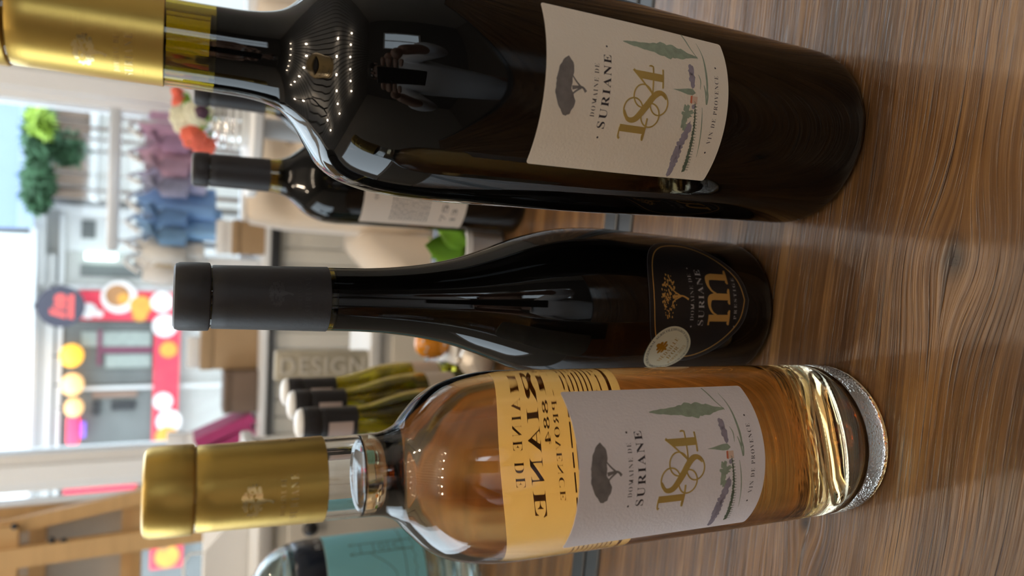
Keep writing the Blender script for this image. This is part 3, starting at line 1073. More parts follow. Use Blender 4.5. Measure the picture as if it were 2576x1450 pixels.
def body_m():
    t = thing('burgundy_bottle', 'slim-necked black bottle with black label and gold m', 'bottle', (-0.0075, 0.3232, 0.0006))
    raw = [(0.0345, 0.0003), (0.0366, 0.0022), (0.0374, 0.0062), (0.0377, 0.0150), (0.0386, 0.0405), (0.0396, 0.0740), (0.0402, 0.0910), (0.0396, 0.1045), (0.0379, 0.1170), (0.0352, 0.1280), (0.0315, 0.1395), (0.0260, 0.1535), (0.0209, 0.1680), (0.0176, 0.1825), (0.0156, 0.1965), (0.0145, 0.2100), (0.0141, 0.2250), (0.0137, 0.2400), (0.0133, 0.2600), (0.0130, 0.2740), (0.0130, 0.285)]
    prof = spline(raw, 4)
    rf = lambda z: prof_r(prof, z)
    blacken(MB().lathe(shell(prof, 0.0030, 0.010, 0.012), 96).build('glass', M['dark_glass'], t, smooth=True), 0.2240)
    MB().lathe(liquid(prof, 0.0030, 0.010, 0.012, 0.2265, -0.00005), 80).build('wine', M['red_wine'], t, smooth=True)
    MB().lathe([(0, 0.238), (0.0100, 0.238), (0.0101, 0.239), (0.0098, 0.284), (0, 0.284)], 32).build('cork', M['cork'], t)
    cap = capsule(MB(), prof, 0.2278, 0.2893, 0.2758, 0.0142, 72).build('foil_capsule', M['black_foil'], t, auto=35)
    cap_print(cap, rf, rad(10), 0.2330, M['black_emb'])
    phi = rad(7.5)
    z0 = 0.0218
    half = [(0, 58.2), (9, 57.6), (17.5, 55.4), (24.5, 51.0), (29.5, 44.0), (31.4, 35.0), (30.4, 26.5), (26.0, 18.0), (19.0, 9.8), (10.5, 3.2), (0, 0.2)]
    hp = spline(half, 5)
    full = hp + [(-x, y) for x, y in reversed(hp[1:-1])]

    def grow(k):
        out = []
        for x, y in full:
            l = math.hypot(x, y - 32)
            out.append((x * (l + k) / l, 32 + (y - 32) * (l + k) / l))
        return out
    lb = Flat().poly(grow(2.9)).wrap('front_label', M['black_label'], t, rf, phi, z0, 0.00004, thick=0.00016)
    ed = grow(2.75)
    ed2 = grow(3.0)
    n = len(ed)
    Flat().add(ed + ed2, [(k, (k + 1) % n, n + (k + 1) % n, n + k) for k in range(n)]).wrap('label_edge', M['black_label_edge'], lb, rf, phi, z0, 0.00023)
    a, b = grow(-0.28), grow(0.28)
    Flat().add(a + b, [(k, (k + 1) % n, n + (k + 1) % n, n + k) for k in range(n)]).wrap('gold_outline', M['gold_label'], lb, rf, phi, z0, 0.00024)
    tree_mark(Flat(), 0.8, 53.6, 23, 8.8, 37.0, leafy=True, seed=5).wrap('tree_picture', M['gold_label'], lb, rf, phi, z0, 0.00024)
    tx = Flat()
    tx.text('DOMAINE DE', 0.8, 33.6, width=23.5, height=2.3, thin=-0.020, track=1.15)
    tx.disc(-13.9, 34.6, 0.4).disc(15.6, 34.6, 0.4)
    tx.text('SURIANE', 0.9, 27.2, width=28.6, height=3.6, thin=-0.010, track=1.1)
    tx.text('PRESTIGE', 0.7, 5.6, width=22, height=1.9, thin=-0.010, track=1.45)
    tx.disc(-14.0, 6.4, 0.4).disc(15.4, 6.4, 0.4)
    tx.wrap('lettering', M['grey_print'], lb, rf, phi, z0, 0.00024)
    ml = m_letter()
    ml.v = [(x + 0, y + 10.2) for x, y in ml.v]
    ml.wrap('letter_m', M['gold_label'], lb, rf, phi, z0, 0.0001, thick=0.00025)
    # round medal sticker
    pm, zm = rad(-32.0), 0.0665
    md = Flat().disc(0, 0, 13.2, 48).wrap('medal_sticker', M['medal'], t, rf, pm, zm, 0.00025, thick=0.00012)
    ROT = -24
    ink = Flat()
    ink.text('CONCOURS GÉNÉRAL AGRICOLE', 0, 0, height=1.35, thin=-0.006, track=1.0, arc=(0, 0, 10.9, 90 + 20, 1))
    ink.text("MINISTÈRE DE L'AGRICULTURE ET DE LA SOUVERAINETÉ ALIMENTAIRE", 0, 0, width=46, height=1.2, thin=-0.006, track=1.0, arc=(0, 0, 12.2, -80, -1))
    ink.turn(0, 0, ROT)
    ink.wrap('lettering', M['ink'], md, rf, pm, zm, 0.00039)
    gd = Flat()
    gd.text('MÉDAILLE', 0, -1.6, width=15.5, height=2.5, thin=-0.012, track=1.08)
    gd.text("D'OR", 0, -5.4, width=8.0, height=2.7, thin=-0.012, track=1.08)
    gd.text('PARIS 2025', 0, -8.5, width=12.5, height=1.9, thin=-0.010, track=1.08)
    for x, y, rx, ry in ((0, 7.6, 1.2, 1.3), (-1.5, 6.4, 1.2, 0.9), (1.5, 6.4, 1.2, 0.9), (-2.2, 4.6, 1.7, 0.8), (2.2, 4.6, 1.7, 0.8), (-1.6, 3.0, 1.2, 0.7), (1.6, 3.0, 1.2, 0.7), (0, 5.0, 1.4, 3.0), (0, 2.0, 0.6, 0.9)):
        gd.blob(x, y, rx, ry, seed=x, rough=0.1, n=20)
    gd.turn(0, 0, ROT)
    gd.wrap('gold_lettering', M['medal_gold'], md, rf, pm, zm, 0.00039)
    return t


body_m()

# small bordeaux bottles on the second table
M['label_back'] = paper_mat('beige_back_label_paper', (0.66, 0.58, 0.50))


def body_bordeaux(name, label, loc, rz, with_label):
    t = thing(name, label, 'bottle', loc, rz, 'dark wine bottles on the second table')
    raw = [(0.0335, 0.0003), (0.0350, 0.0025), (0.0360, 0.008), (0.0364, 0.03), (0.0366, 0.15), (0.0365, 0.168), (0.0348, 0.181), (0.0300, 0.192), (0.0230, 0.2005), (0.0170, 0.208), (0.0142, 0.216), (0.0134, 0.226), (0.0129, 0.255), (0.0127, 0.278)]
    prof = spline(raw, 3)
    rf = lambda z: prof_r(prof, z)
    blacken(MB().lathe(shell(prof, 0.003, 0.010, 0.012), 64).build('glass', M['dark_glass'], t, smooth=True), 0.2135)
    MB().lathe(liquid(prof, 0.003, 0.010, 0.012, 0.2140, -0.00005), 48).build('wine', M['red_wine'], t, smooth=True)
    capsule(MB(), prof, 0.2225, 0.2810, 0.2690, 0.0138, 48).build('foil_capsule', M['black_foil'], t, auto=35)
    MB().lathe([(0, 0.28105), (0.0116, 0.28105), (0.0117, 0.2815), (0, 0.2817)], 32).build('capsule_top', M['greypaint'], t)
    if with_label:
        lb = label_patch('label', M['label_back'], t, rf, 0.0, 80, 92, 0.058)
        tx = Flat()
        tx.text('SURIANE', 0, 80, width=26, height=3.4)
        rnd = random.Random(4)
        for k in range(12):                         # small print, too small to read
            xx = -33
            while xx < 32:
                q = rnd.uniform(2.0, 7.0)
                tx.rect(xx, min(xx + q, 33), 66 - k * 2.9, 67.0 - k * 2.9)
                xx += q + 1.0
        tx.text('750 ML', 0, 17, width=62, height=5)
        tx.text('13 % VOL', 0, 8.0, width=62, height=4.6)
        tx.wrap('lettering', M['ink_soft'], lb, rf, 0.0, 0.058, 0.00024)
    return t


body_bordeaux('bordeaux_bottle', 'dark bottle with black capsule and beige text label behind the magnum', (0.0876, 0.627, 0.0006), rad(-6), True)
body_bordeaux('bordeaux_bottle', 'dark bottle whose black capsule shows beside the gold-foiled neck', (0.1640, 0.680, 0.0006), 0, False)


# three half bottles, black capsules with the sky's reflection painted white on top
M['neckband'] = paper_mat('pink_grey_neck_label', (0.55, 0.46, 0.44))
M['cap_sheen'] = mat('sky_sheen_capsule_top', (0.85, 0.86, 0.86), 0.3)  # white stands for sky reflected on the black foil
M['white_wine'] = wine_mat('straw_white_wine', (0.95, 0.9, 0.35), 25.0)


def half_bottle(label, loc, rz):
    t = thing('half_bottle', label, 'bottle', loc, rz, 'green half bottles with black capsules')
    raw = [(0.0265, 0.0003), (0.0285, 0.0022), (0.0292, 0.007), (0.0295, 0.03), (0.0295, 0.056), (0.0285, 0.072), (0.0255, 0.090), (0.0205, 0.107), (0.0165, 0.121), (0.0148, 0.132), (0.0142, 0.147), (0.0140, 0.178)]
    prof = spline(raw, 3)
    rf = lambda z: prof_r(prof, z)
    MB().lathe(shell(prof, 0.0026, 0.008, 0.008), 56).build('glass', M['green_glass'], t, smooth=True)
    capsule(MB(), prof, 0.134, 0.1830, 0.168, 0.0150, 48).build('foil_capsule', M['black_foil'], t, auto=35)
    MB().lathe([(0, 0.18305), (0.0144, 0.18305), (0.0142, 0.1850), (0.0125, 0.1875), (0.0080, 0.1892), (0, 0.1898)], 32).build('capsule_top', M['cap_sheen'], t)
    b = Flat().rect(-13, 13, 0, 22).wrap('neck_label', M['neckband'], t, rf, rad(-42), 0.1390, 0.0006, thick=0.00012)
    lb = label_patch('label', M['label_back'], t, rf, rad(60), 44, 30, 0.022)
    return t


for lab, (px, py), Y, rz in (('half bottle with black capsule, farthest of three beside the rosé neck', (722, 987), 0.775, 10), ('half bottle with black capsule, middle of three beside the rosé neck', (748, 1020), 0.725, 5), ('half bottle with black capsule, nearest of three beside the rosé neck', (786, 1066), 0.672, 0)):
    p = at(px, py, Y)
    half_bottle(lab, (p.x, Y, 0.0006), rad(rz))

# blue gin bottle at the left edge
M['aqua'] = glass_mat('aqua_glass', (0.80, 0.93, 0.95))
M['blue_label'] = paper_mat('sky_blue_label', (0.34, 0.82, 0.95), transl=0.35, tcol=(0.45, 0.95, 1.0), bump=0.1, rough=0.5)
M['navy'] = mat('navy_black_band', (0.010, 0.016, 0.030), 0.18)
M['gin'] = wine_mat('clear_spirit', (0.80, 0.96, 1.0), 5.0)


def gin():
    p = at(1000, 1339, 0.72)
    R = 0.050
    t = thing('gin_bottle', 'stout clear bottle with sky blue label and black shoulder band', 'bottle', (p.x - R - 0.001, 0.725, 0.0006))
    raw = [(0.0440, 0.0003), (0.0480, 0.0025), (0.0497, 0.008), (0.0500, 0.02), (0.0500, 0.150), (0.0493, 0.169), (0.0462, 0.187), (0.0402, 0.200), (0.0312, 0.2095), (0.0222, 0.2150), (0.0175, 0.221), (0.0165, 0.230), (0.0165, 0.252)]
    prof = spline(raw, 4)
    rf = lambda z: prof_r(prof, z)
    MB().lathe(shell(prof, 0.0035, 0.022, 0.006), 80).build('glass', M['aqua'], t, smooth=True)
    MB().lathe(liquid(prof, 0.0035, 0.022, 0.006, 0.186, 0.0001), 64).build('spirit', M['gin'], t, smooth=True)
    MB().lathe([(0, 0.2525), (0.0210, 0.2525), (0.0220, 0.2545), (0.0220, 0.277), (0.0205, 0.280), (0, 0.280)], 40).build('stopper', M['navy'], t, auto=40)
    zz = [(rf(z) + 0.0004, z) for z in (0.1530, 0.157, 0.161, 0.166, 0.171, 0.176, 0.181)]
    zz = zz + [(r - 0.0003, z) for r, z in reversed(zz)]
    bd = MB().lathe(zz + [zz[0]], 64).build('shoulder_band', M['navy'], t, smooth=True)
    for k in range(6):
        Flat().text('IN N', 0, 1.0, width=17, height=6.0, thin=-0.01, track=1.3, serif=False).wrap('lettering', M['greypaint'], bd, rf, rad(-60 + 60 * k + 20), 0.1545, 0.0006)
    lb = label_patch('label', M['blue_label'], t, rf, rad(15), 230, 96, 0.056, off=0.00012, thick=0.0)
    pic = Flat()                                    # line drawing of a towered bridge
    for cx in (-22, 42):
        for dx in (-6, 6):
            pic.stroke([(cx + dx, 22), (cx + dx, 92)], 0.7)
            pic.stroke([(cx + dx - 1.6, 92), (cx + dx, 99), (cx + dx + 1.6, 92)], [0.3, 0.8, 0.3])
        for yy in (34, 52, 70, 86):
            pic.stroke([(cx - 6, yy), (cx + 6, yy)], 0.6)
        pic.ring(cx, 60, 3.4, 0.6)
        pic.stroke([(cx - 6, 34), (cx, 46), (cx + 6, 34)], [0.4, 0.6, 0.4])
    pic.stroke([(-16, 76), (10, 46), (36, 76)], [0.5, 0.5, 0.5])
    pic.stroke([(-60, 40), (-40, 52), (-28, 76)], 0.5)
    pic.stroke([(-80, 34), (84, 34)], 0.6)
    for k in range(12):
        pic.stroke([(-70 + k * 12, 20), (-62 + k * 12, 23), (-56 + k * 12, 20)], [0.2, 0.6, 0.2])
    pic.v = [(x, y * 0.82 - 8) for x, y in pic.v]
    pic.wrap('bridge_picture', M['ink_soft'], lb, rf, rad(15), 0.056, 0.00030, step=3)
    return t


gin()

# ------------------------------------------------------------------ small ornaments on the second table
M['orange'] = mat('orange_glaze', (0.78, 0.30, 0.02), 0.25, coat=0.5)
M['pearl'] = mat('pearl_glaze', (0.66, 0.60, 0.52), 0.25, metal=0.3, var=0.12, vscale=60)
M['leaf'] = mat('fresh_green_leaf', (0.20, 0.48, 0.03), 0.45, var=0.2, vscale=60)
M['porcelain'] = mat('white_porcelain', (0.84, 0.85, 0.86), 0.2)

Yo = 0.76
p0, p1 = at(1043, 865, Yo), at(1124, 865, Yo)
zt, zb = p0.z, p1.z
ro = (at(1085, 828, Yo) - at(1085, 903, Yo)).length / 2
tr_top = zb
tr = thing('white_box', 'low white box under the orange ornament', 'box', (p1.x, Yo, 0))
MB().bbox(-0.020, 0.060, -0.030, 0.030, 0.0008, tr_top - 0.0045, 0.003).build('body', M['porcelain'], tr, auto=40)
MB().bbox(-0.021, 0.061, -0.031, 0.031, tr_top - 0.0043, tr_top, 0.0015).build('lid', M['white'], tr, auto=40)
orn = thing('orange_ornament', 'round orange ornament with white dots on the white box', 'ornament', (p1.x, Yo, tr_top))
hz = zt - zb
ob = MB().lathe([(0, 0.0), (ro * 0.55, 0.0), (ro * 0.9, hz * 0.22), (ro, hz * 0.48), (ro * 0.86, hz * 0.78), (ro * 0.5, hz * 0.96), (0, hz)], 40).build('body', M['orange'], orn, smooth=True)
for k in range(14):
    a = 2.4 * k
    zz = hz * (0.2 + 0.65 * ((k * 0.37) % 1))
    rr = ro * math.sqrt(max(0.05, 1 - ((zz - hz * 0.47) / (hz * 0.55)) ** 2)) * 0.985
    MB().ball((rr * math.sin(a), -rr * math.cos(a), zz), 0.0016, n=8).build('dot', M['porcelain'], ob, smooth=True)
pb = at(1190, 906, 0.66)
rb = 0.018
tag(MB().ball((0, 0, rb), rb, n=40).ball((0, 0, rb * 2), 0.004, n=12).build('pearl_ball', M['pearl'], None, smooth=True, loc=(pb.x, 0.66, 0.0006)), 'pearly cream ball ornament beside the orange one', 'ornament')
# potted plant
pp = at(1200, 622, 0.665)
rim = at(1146, 620, 0.665)
pot = thing('potted_plant', 'white pot with bright green leaves between the dark bottles', 'plant', (pp.x - 0.002, 0.665, 0.0006))
h = max(rim.z, 0.03)
MB().lathe([(0, 0), (0.024, 0), (0.0265, 0.004), (0.0325, h - 0.008), (0.0345, h - 0.006), (0.0345, h), (0.031, h), (0.029, h - 0.012), (0, h - 0.012)], 40).build('pot', M['porcelain'], pot, auto=40)
M['soil'] = mat('potting_soil', (0.05, 0.035, 0.025), 0.95, var=0.5, vscale=300, bump=0.8, bscale=400)
MB().lathe([(0, h - 0.010), (0.028, h - 0.0105), (0.0282, h - 0.0118), (0, h - 0.0119)], 30).build('soil', M['soil'], pot)


def leaf_mesh(L, W, curl):
    vs, fs = [], []
    n = 10
    for i in range(n + 1):
        u = i / n
        w = W * math.sin(math.pi * min(1, u * 1.02 + 0.02)) ** 0.8 * (1 - 0.25 * u)
        y = -curl * u * u * L
        z = L * u * (1 - 0.15 * u)
        for j, q in enumerate((-1, -0.5, 0, 0.5, 1)):
            vs.append(Vector((w * q, y + 0.18 * w * abs(q), z)))
    for i in range(n):
        for j in range(4):
            a = i * 5 + j
            fs.append((a, a + 1, a + 6, a + 5))
    return vs, fs


def place_leaf(parent, base, L, W, curl, rz, lean, name='leaf'):
    vs, fs = leaf_mesh(L, W, curl)
    R = Matrix.Rotation(rz, 3, 'Z') @ Matrix.Rotation(lean, 3, 'Y')
    o = mesh_obj(name, [Vector(base) + R @ v for v in vs], fs, M['leaf'], parent, smooth=True)
    md = o.modifiers.new('thick', 'SOLIDIFY')
    md.thickness = 0.0006
    return o


for L, W, cu, rz, ln in ((0.052, 0.016, 0.1, 10, 4), (0.044, 0.013, 0.2, -30, -24), (0.040, 0.012, 0.4, 160, -30), (0.045, 0.013, 0.3, 80, 35), (0.038, 0.012, 0.3, 220, 30)):
    place_leaf(pot, (0.006 * math.sin(rz), 0.006 * math.cos(rz), h - 0.010), L, W, cu, rad(rz), rad(ln))

# ------------------------------------------------------------------ things before and on the window platform
M['linen'] = mat('cream_linen', (0.76, 0.66, 0.54), 0.85, sheen=0.3, bump=0.5, bscale=600)
M['welt'] = mat('white_piping', (0.82, 0.80, 0.78), 0.7)
M['button'] = mat('linen_button', (0.36, 0.27, 0.19), 0.8)
M['walnut'] = mat('dark_chair_leg', (0.10, 0.06, 0.04), 0.5, var=0.2, vscale=20)


def armchair(label, loc, rz):
    t = thing('tufted_armchair', label, 'chair', loc, rz, 'tufted cream armchairs by the window')
    W, z0, z1 = 0.27, 0.44, 0.90
    buttons = []
    for r_, zz in enumerate((0.56, 0.68, 0.80)):
        for k in range(4 if r_ % 2 == 0 else 3):
            x = -0.18 + 0.12 * k + (0 if r_ % 2 == 0 else 0.06)
            buttons.append((x, zz))
    nx, nz = 44, 40
    vs, fs = [], []
    for side in (0, 1):
        for j in range(nz + 1):
            for i in range(nx + 1):
                u, v = -1 + 2 * i / nx, -1 + 2 * j / nz
                x, z = W * u, (z0 + z1) / 2 + (z1 - z0) / 2 * v
                edge = (1 - abs(u) ** 6) ** 0.5 * (1 - abs(v) ** 6) ** 0.5
                dd = 0.0
                for bx, bz in buttons:
                    q = ((x - bx) ** 2 + (z - bz) ** 2)
                    dd = max(dd, math.exp(-q / 0.0018))
                y = -(0.035 + 0.055 * edge - 0.055 * dd * edge) if side == 0 else 0.055 * edge + 0.01
                y += 0.07 * u * u * (-1)
                xx = x * (1 - 0.10 * max(0, abs(v) - 0.6)) if True else x
                vs.append(Vector((xx, y + 0.10 * (z - z0), z)))
    n1 = (nx + 1) * (nz + 1)
    for s_ in (0, 1):
        for j in range(nz):
            for i in range(nx):
                a = s_ * n1 + j * (nx + 1) + i
                fs.append((a, a + 1, a + nx + 2, a + nx + 1))
    ring = [i for i in range(nx + 1)] + [j * (nx + 1) + nx for j in range(1, nz + 1)] + [nz * (nx + 1) + i for i in range(nx - 1, -1, -1)] + [j * (nx + 1) for j in range(nz - 1, 0, -1)]
    for a, b in zip(ring, ring[1:] + ring[:1]):
        fs.append((a, b, n1 + b, n1 + a))
    bk = MB().add(vs, fs).build('backrest', M['linen'], t, smooth=True)
    MB().tube([vs[i] for i in ring] + [vs[ring[0]]], 0.008, 8).build('piping', M['welt'], bk, smooth=True)
    for bx, bz in buttons:
        MB().ball((bx, -0.040 - 0.07 * (bx / W) ** 2 + 0.10 * (bz - z0), bz), 0.011, 0.006, 0.011, 10).build('button', M['button'], bk, smooth=True)
    st = MB().bbox(-0.26, 0.26, -0.50, 0.0, 0.30, 0.43, 0.05, 4).build('seat', M['linen'], t, smooth=True)
    for s_ in (-1, 1):
        x0, x1 = (0.262, 0.36) if s_ > 0 else (-0.36, -0.262)
        arm = MB().bbox(x0, x1, -0.50, 0.06, 0.20, 0.64, 0.045, 4).build('arm', M['linen'], t, smooth=True)
        pts = []
        for k in range(33):
            a = 2 * math.pi * k / 32
            cx, cz = (x0 + x1) / 2, 0.42
            ex = math.copysign(abs(math.cos(a)) ** 0.5, math.cos(a)) * (x1 - x0) * 0.46
            ez = math.copysign(abs(math.sin(a)) ** 0.5, math.sin(a)) * 0.205
            pts.append((cx + ex, -0.49, cz + ez))
        MB().tube(pts, 0.008, 8, cap=False).build('piping', M['welt'], arm, smooth=True)
        for ly in (-0.44, 0.0):
            MB().lathe([(0, 0.0005), (0.012, 0.0005), (0.020, 0.20), (0, 0.20)], 12, ((x0 + x1) / 2 * 0.93, ly, 0)).build('leg', M['walnut'], t, auto=40)
    return t


pc = at(640, 300, 1.85)
armchair('tufted cream armchair with white piping behind the magnum', (pc.x + 0.02, 1.86, FLOOR), rad(-14))

# clothes rail with small garments
YR = 2.44
ra, rb2 = at(287, 272, YR), at(287, 632, YR)
zr = (ra.z + rb2.z) / 2
M['rail'] = mat('white_metal_rail', (0.74, 0.80, 0.88), 0.3, metal=0.2)
rk = thing('clothes_rail', 'small white clothes rail standing on the window platform', 'clothes rail', (0, 0, 0))
MB().bbox(rb2.x, ra.x, YR - 0.012, YR + 0.012, zr - 0.016, zr + 0.016, 0.006).build('rail', M['rail'], rk, auto=40)
for x in (rb2.x + 0.03, ra.x - 0.03):
    MB().lathe([(0, PLAT + 0.012), (0.008, PLAT + 0.012), (0.008, zr - 0.016), (0, zr - 0.016)], 14, (x, YR, 0)).build('post', M['rail'], rk, auto=40)
    MB().bbox(x - 0.02, x + 0.02, YR - 0.06, YR + 0.06, PLAT + 0.0005, PLAT + 0.012, 0.003).build('foot', M['rail'], rk, auto=40)


def garment(label, x, rz, col, length, width, sleeve=True, pattern=None):
    t = thing('hanging_top', label, 'clothing', (x, YR, zr), rz, 'small garments on the clothes rail')
    m = mat('cotton', col, 0.85, var=0.12 if not pattern else 0.5, vscale=14 if not pattern else 70, sheen=0.2, bump=0.3, bscale=90)
    hk = MB().tube([(0.0, 0, 0.018), (0.010, 0, 0.022), (0.018, 0, 0.012), (0.014, 0, -0.002), (0, 0, -0.012), (0, 0, -0.035)], 0.0018, 8)
    hk.tube([(-width * 0.48, 0, -0.075), (-width * 0.2, 0, -0.045), (0, 0, -0.035), (width * 0.2, 0, -0.045), (width * 0.48, 0, -0.075)], 0.006, 8)
    hk.build('hanger', M['porcelain'], t, smooth=True)
    n, r = 26, 18
    vs, fs = [], []
    for j in range(r + 1):
        v = j / r
        z = -0.052 - v * length
        hw = width * (0.22 + 0.28 * min(1, v * 6)) * (1 + 0.10 * v)
        th = 0.010 + 0.016 * min(1, v * 3)
        for k in range(n):
            a = 2 * math.pi * k / n
            cx = math.copysign(abs(math.cos(a)) ** 0.6, math.cos(a))
            fold = 1 + 0.5 * v * math.sin(7 * a + x * 50)
            vs.append(Vector((hw * cx, th * math.sin(a) * fold, z - 0.022 * (abs(cx) ** 1.5) * (1 - v) * 2.0)))
    for j in range(r):
        for k in range(n):
            fs.append((j * n + k, j * n + (k + 1) % n, (j + 1) * n + (k + 1) % n, (j + 1) * n + k))
    fs.append(tuple(range(n)))
    fs.append(tuple(r * n + k for k in range(n)))
    MB().add(vs, fs).build('cloth', m, t, smooth=True)
    if sleeve:
        for s_ in (-1, 1):
            MB().tube([(s_ * width * 0.44, 0, -0.095), (s_ * width * 0.56, 0.004, -0.135), (s_ * width * 0.60, 0.004, -0.20)], [0.030, 0.028, 0.026], 12).build('sleeve', m, t, smooth=True)
    return t


gx = [ra.x - 0.05, ra.x - 0.13, ra.x - 0.20, ra.x - 0.27, ra.x - 0.335, ra.x - 0.40, ra.x - 0.455]
for k, (lab, col, ln, wd_, pat) in enumerate((
        ('mauve top on the clothes rail, next to the window post', (0.60, 0.36, 0.58), 0.19, 0.16, None),
        ('dusty pink top on the clothes rail', (0.62, 0.40, 0.56), 0.20, 0.16, None),
        ('lilac and blue patterned top on the clothes rail', (0.44, 0.46, 0.74), 0.20, 0.16, 1),
        ('bright blue top on the clothes rail', (0.20, 0.40, 0.78), 0.23, 0.16, None),
        ('light blue denim top on the clothes rail', (0.26, 0.50, 0.84), 0.25, 0.16, None),
        ('pale cream top on the clothes rail', (0.70, 0.70, 0.68), 0.20, 0.15, None),
        ('white top at the free end of the clothes rail', (0.80, 0.80, 0.80), 0.17, 0.13, None))):
    garment(lab, gx[k], rad(58 + 6 * (k % 3)), col, ln, wd_, True, pat)

# bouquet in a ribbed vase
M['silver'] = mat('silver_ribbed_glass', (0.78, 0.80, 0.80), 0.12, metal=0.75)
Yv = 1.30
vt, vb = at(535, 318, Yv), at(622, 318, Yv)
# the vase stands on a side table by the armchair
st_top = vb.z
sd = thing('side_table', 'small round white side table under the flower vase', 'table', (vb.x, Yv, FLOOR))
MB().lathe([(0, st_top - FLOOR - 0.018), (0.115, st_top - FLOOR - 0.018), (0.12, st_top - FLOOR - 0.014), (0.12, st_top - FLOOR - 0.003), (0.117, st_top - FLOOR), (0, st_top - FLOOR)], 48).build('table_top', M['white'], sd, auto=40)
MB().lathe([(0, 0.02), (0.018, 0.02), (0.018, st_top - FLOOR - 0.018), (0, st_top - FLOOR - 0.018)], 20).build('stem', M['white'], sd, auto=40)
MB().lathe([(0, 0.0005), (0.10, 0.0005), (0.10, 0.012), (0.02, 0.022), (0, 0.022)], 40).build('base', M['white'], sd, auto=40)
va = thing('ribbed_vase', 'silvery ribbed vase holding the flowers', 'vase', (vb.x, Yv, st_top + 0.0005))
hv = vt.z - vb.z
rv = (at(580, 258, Yv) - at(580, 382, Yv)).length / 2
pv = []
for k in range(25):
    u = k / 24
    r = rv * (0.72 + 0.28 * math.sin(math.pi * (0.1 + 0.8 * u)))
    pv.append((r * (1 + 0.035 * math.cos(u * 2 * math.pi * 5)), hv * u))
MB().lathe([(0, 0)] + pv + [(pv[-1][0] - 0.003, hv), (pv[-1][0] - 0.006, hv - 0.02), (0, hv - 0.02)], 40).build('body', M['silver'], va, smooth=True)
MF = {'cream': mat('cream_petals', (0.74, 0.74, 0.56), 0.7, var=0.15, vscale=90), 'coral': mat('coral_petals', (0.86, 0.16, 0.10), 0.6, var=0.2, vscale=90), 'plum': mat('plum_petals', (0.06, 0.02, 0.05), 0.6), 'stemg': mat('green_stem', (0.20, 0.36, 0.08), 0.6, var=0.2, vscale=40)}


def flower(label, px, py, Y, r, kind):
    c = at(px, py, Y)
    t = thing('flower', label, 'flower', (vb.x, Yv, st_top + hv * 0.5), 0, 'flowers in the ribbed vase')
    o = c - Vector((vb.x, Yv, st_top + hv * 0.5))
    bs = Vector((o.x, o.y, 0)) * (rv * 0.45 / max(Vector((o.x, o.y, 0)).length, 0.001))
    MB().tube([bs, bs * 1.2 + Vector((0, 0, hv * 0.55)), o], 0.0022, 6).build('stem', MF['stemg'], t, smooth=True)
    mb = MB()
    rnd = random.Random(int(px * 7 + py))
    for k in range(26):
        a = 2.4 * k
        q = math.sqrt(k / 26)
        d = Vector((math.cos(a) * q, -0.5 * (1 - q), math.sin(a) * q))
        mb.ball(o + d * r * 0.75, r * 0.42, r * 0.30, r * 0.40, 8)
    mb.build('bloom', MF[kind], t, smooth=True)
    for s_ in (-1, 1):
        vs, fs = leaf_mesh(r * 1.6, r * 0.4, 0.4)
        R = Matrix.Rotation(s_ * 1.0 + rnd.uniform(-.4, .4), 3, 'Y')
        mesh_obj('leaf', [o * 0.75 + bs * 0.25 + R @ v for v in vs], fs, M['leaf'], t, smooth=True)


for lab, px, py, dy, r, kd in (('creamy white bloom, largest in the vase', 470, 300, 0.0, 0.026, 'cream'), ('creamy white bloom low in the vase', 500, 285, -0.03, 0.022, 'cream'),
                               ('coral red bloom at the left of the vase', 487, 345, -0.02, 0.020, 'coral'), ('orange red bloom above the cream ones', 455, 262, 0.02, 0.014, 'coral'),
                               ('coral bloom lowest at the left of the vase', 512, 368, -0.01, 0.019, 'coral'), ('dark plum bloom at the middle of the bouquet', 508, 282, -0.055, 0.011, 'plum'),
                               ('small red bloom topmost in the bouquet', 446, 232, 0.03, 0.010, 'coral')):
    flower(lab, px, py, Yv + dy, r, kd)


# boxes, books and white bits on the platform
def on_platform(px0, px1, py0, py1, Y):
    a, b = at(px0, (py0 + py1) / 2, Y), at(px1, (py0 + py1) / 2, Y)
    xr, xl = at((px0 + px1) / 2, py0, Y), at((px0 + px1) / 2, py1, Y)
    return xl.x, xr.x, a.z


def carton(name, label, cat, px0, py0, py1, Y, dep, m, m2=None, bev=0.004, rz=0.0):
    xl, xr, zt_ = on_platform(px0, px0 + 100, py0, py1, Y)
    t = thing(name, label, cat, ((xl + xr) / 2, Y + dep / 2, PLAT + 0.0006), rz)
    w, hh = (xr - xl) / 2, zt_ - PLAT
    MB().bbox(-w, w, -dep / 2, dep / 2, 0, hh * 0.78, bev).build('body', m, t, auto=40)
    MB().bbox(-w * 1.02, w * 1.02, -dep / 2 - 0.002, dep / 2 + 0.002, hh * 0.78, hh, bev).build('lid', m2 or m, t, auto=40)
    return t


carton('gift_box', 'narrow tan box beside the tufted armchair on the platform', 'box', 588, 556, 640, 2.205, 0.095, M['tan'])
carton('gift_box', 'wide tan box behind the capsule of the slim bottle', 'box', 505, 822, 930, 2.32, 0.12, M['tan'])
carton('gift_box', 'dark brown box left of the wide tan one', 'box', 562, 934, 1040, 2.28, 0.12, M['brown'])
carton('display_block', 'white display block under the hanging tops', 'display block', 545, 556, 640, 2.315, 0.05, M['porcelain'], M['white'])
carton('display_block', 'tall white block on the platform with a round dial on it', 'display block', 440, 645, 735, 2.40, 0.10, M['white'], M['porcelain'])
carton('display_block', 'white block between the wide tan box and the street posters', 'display block', 470, 850, 925, 2.46, 0.07, M['porcelain'], M['white'])
carton('display_block', 'white block beside the rosé capsule', 'display block', 420, 1092, 1135, 2.535, 0.05, M['porcelain'], M['white'])
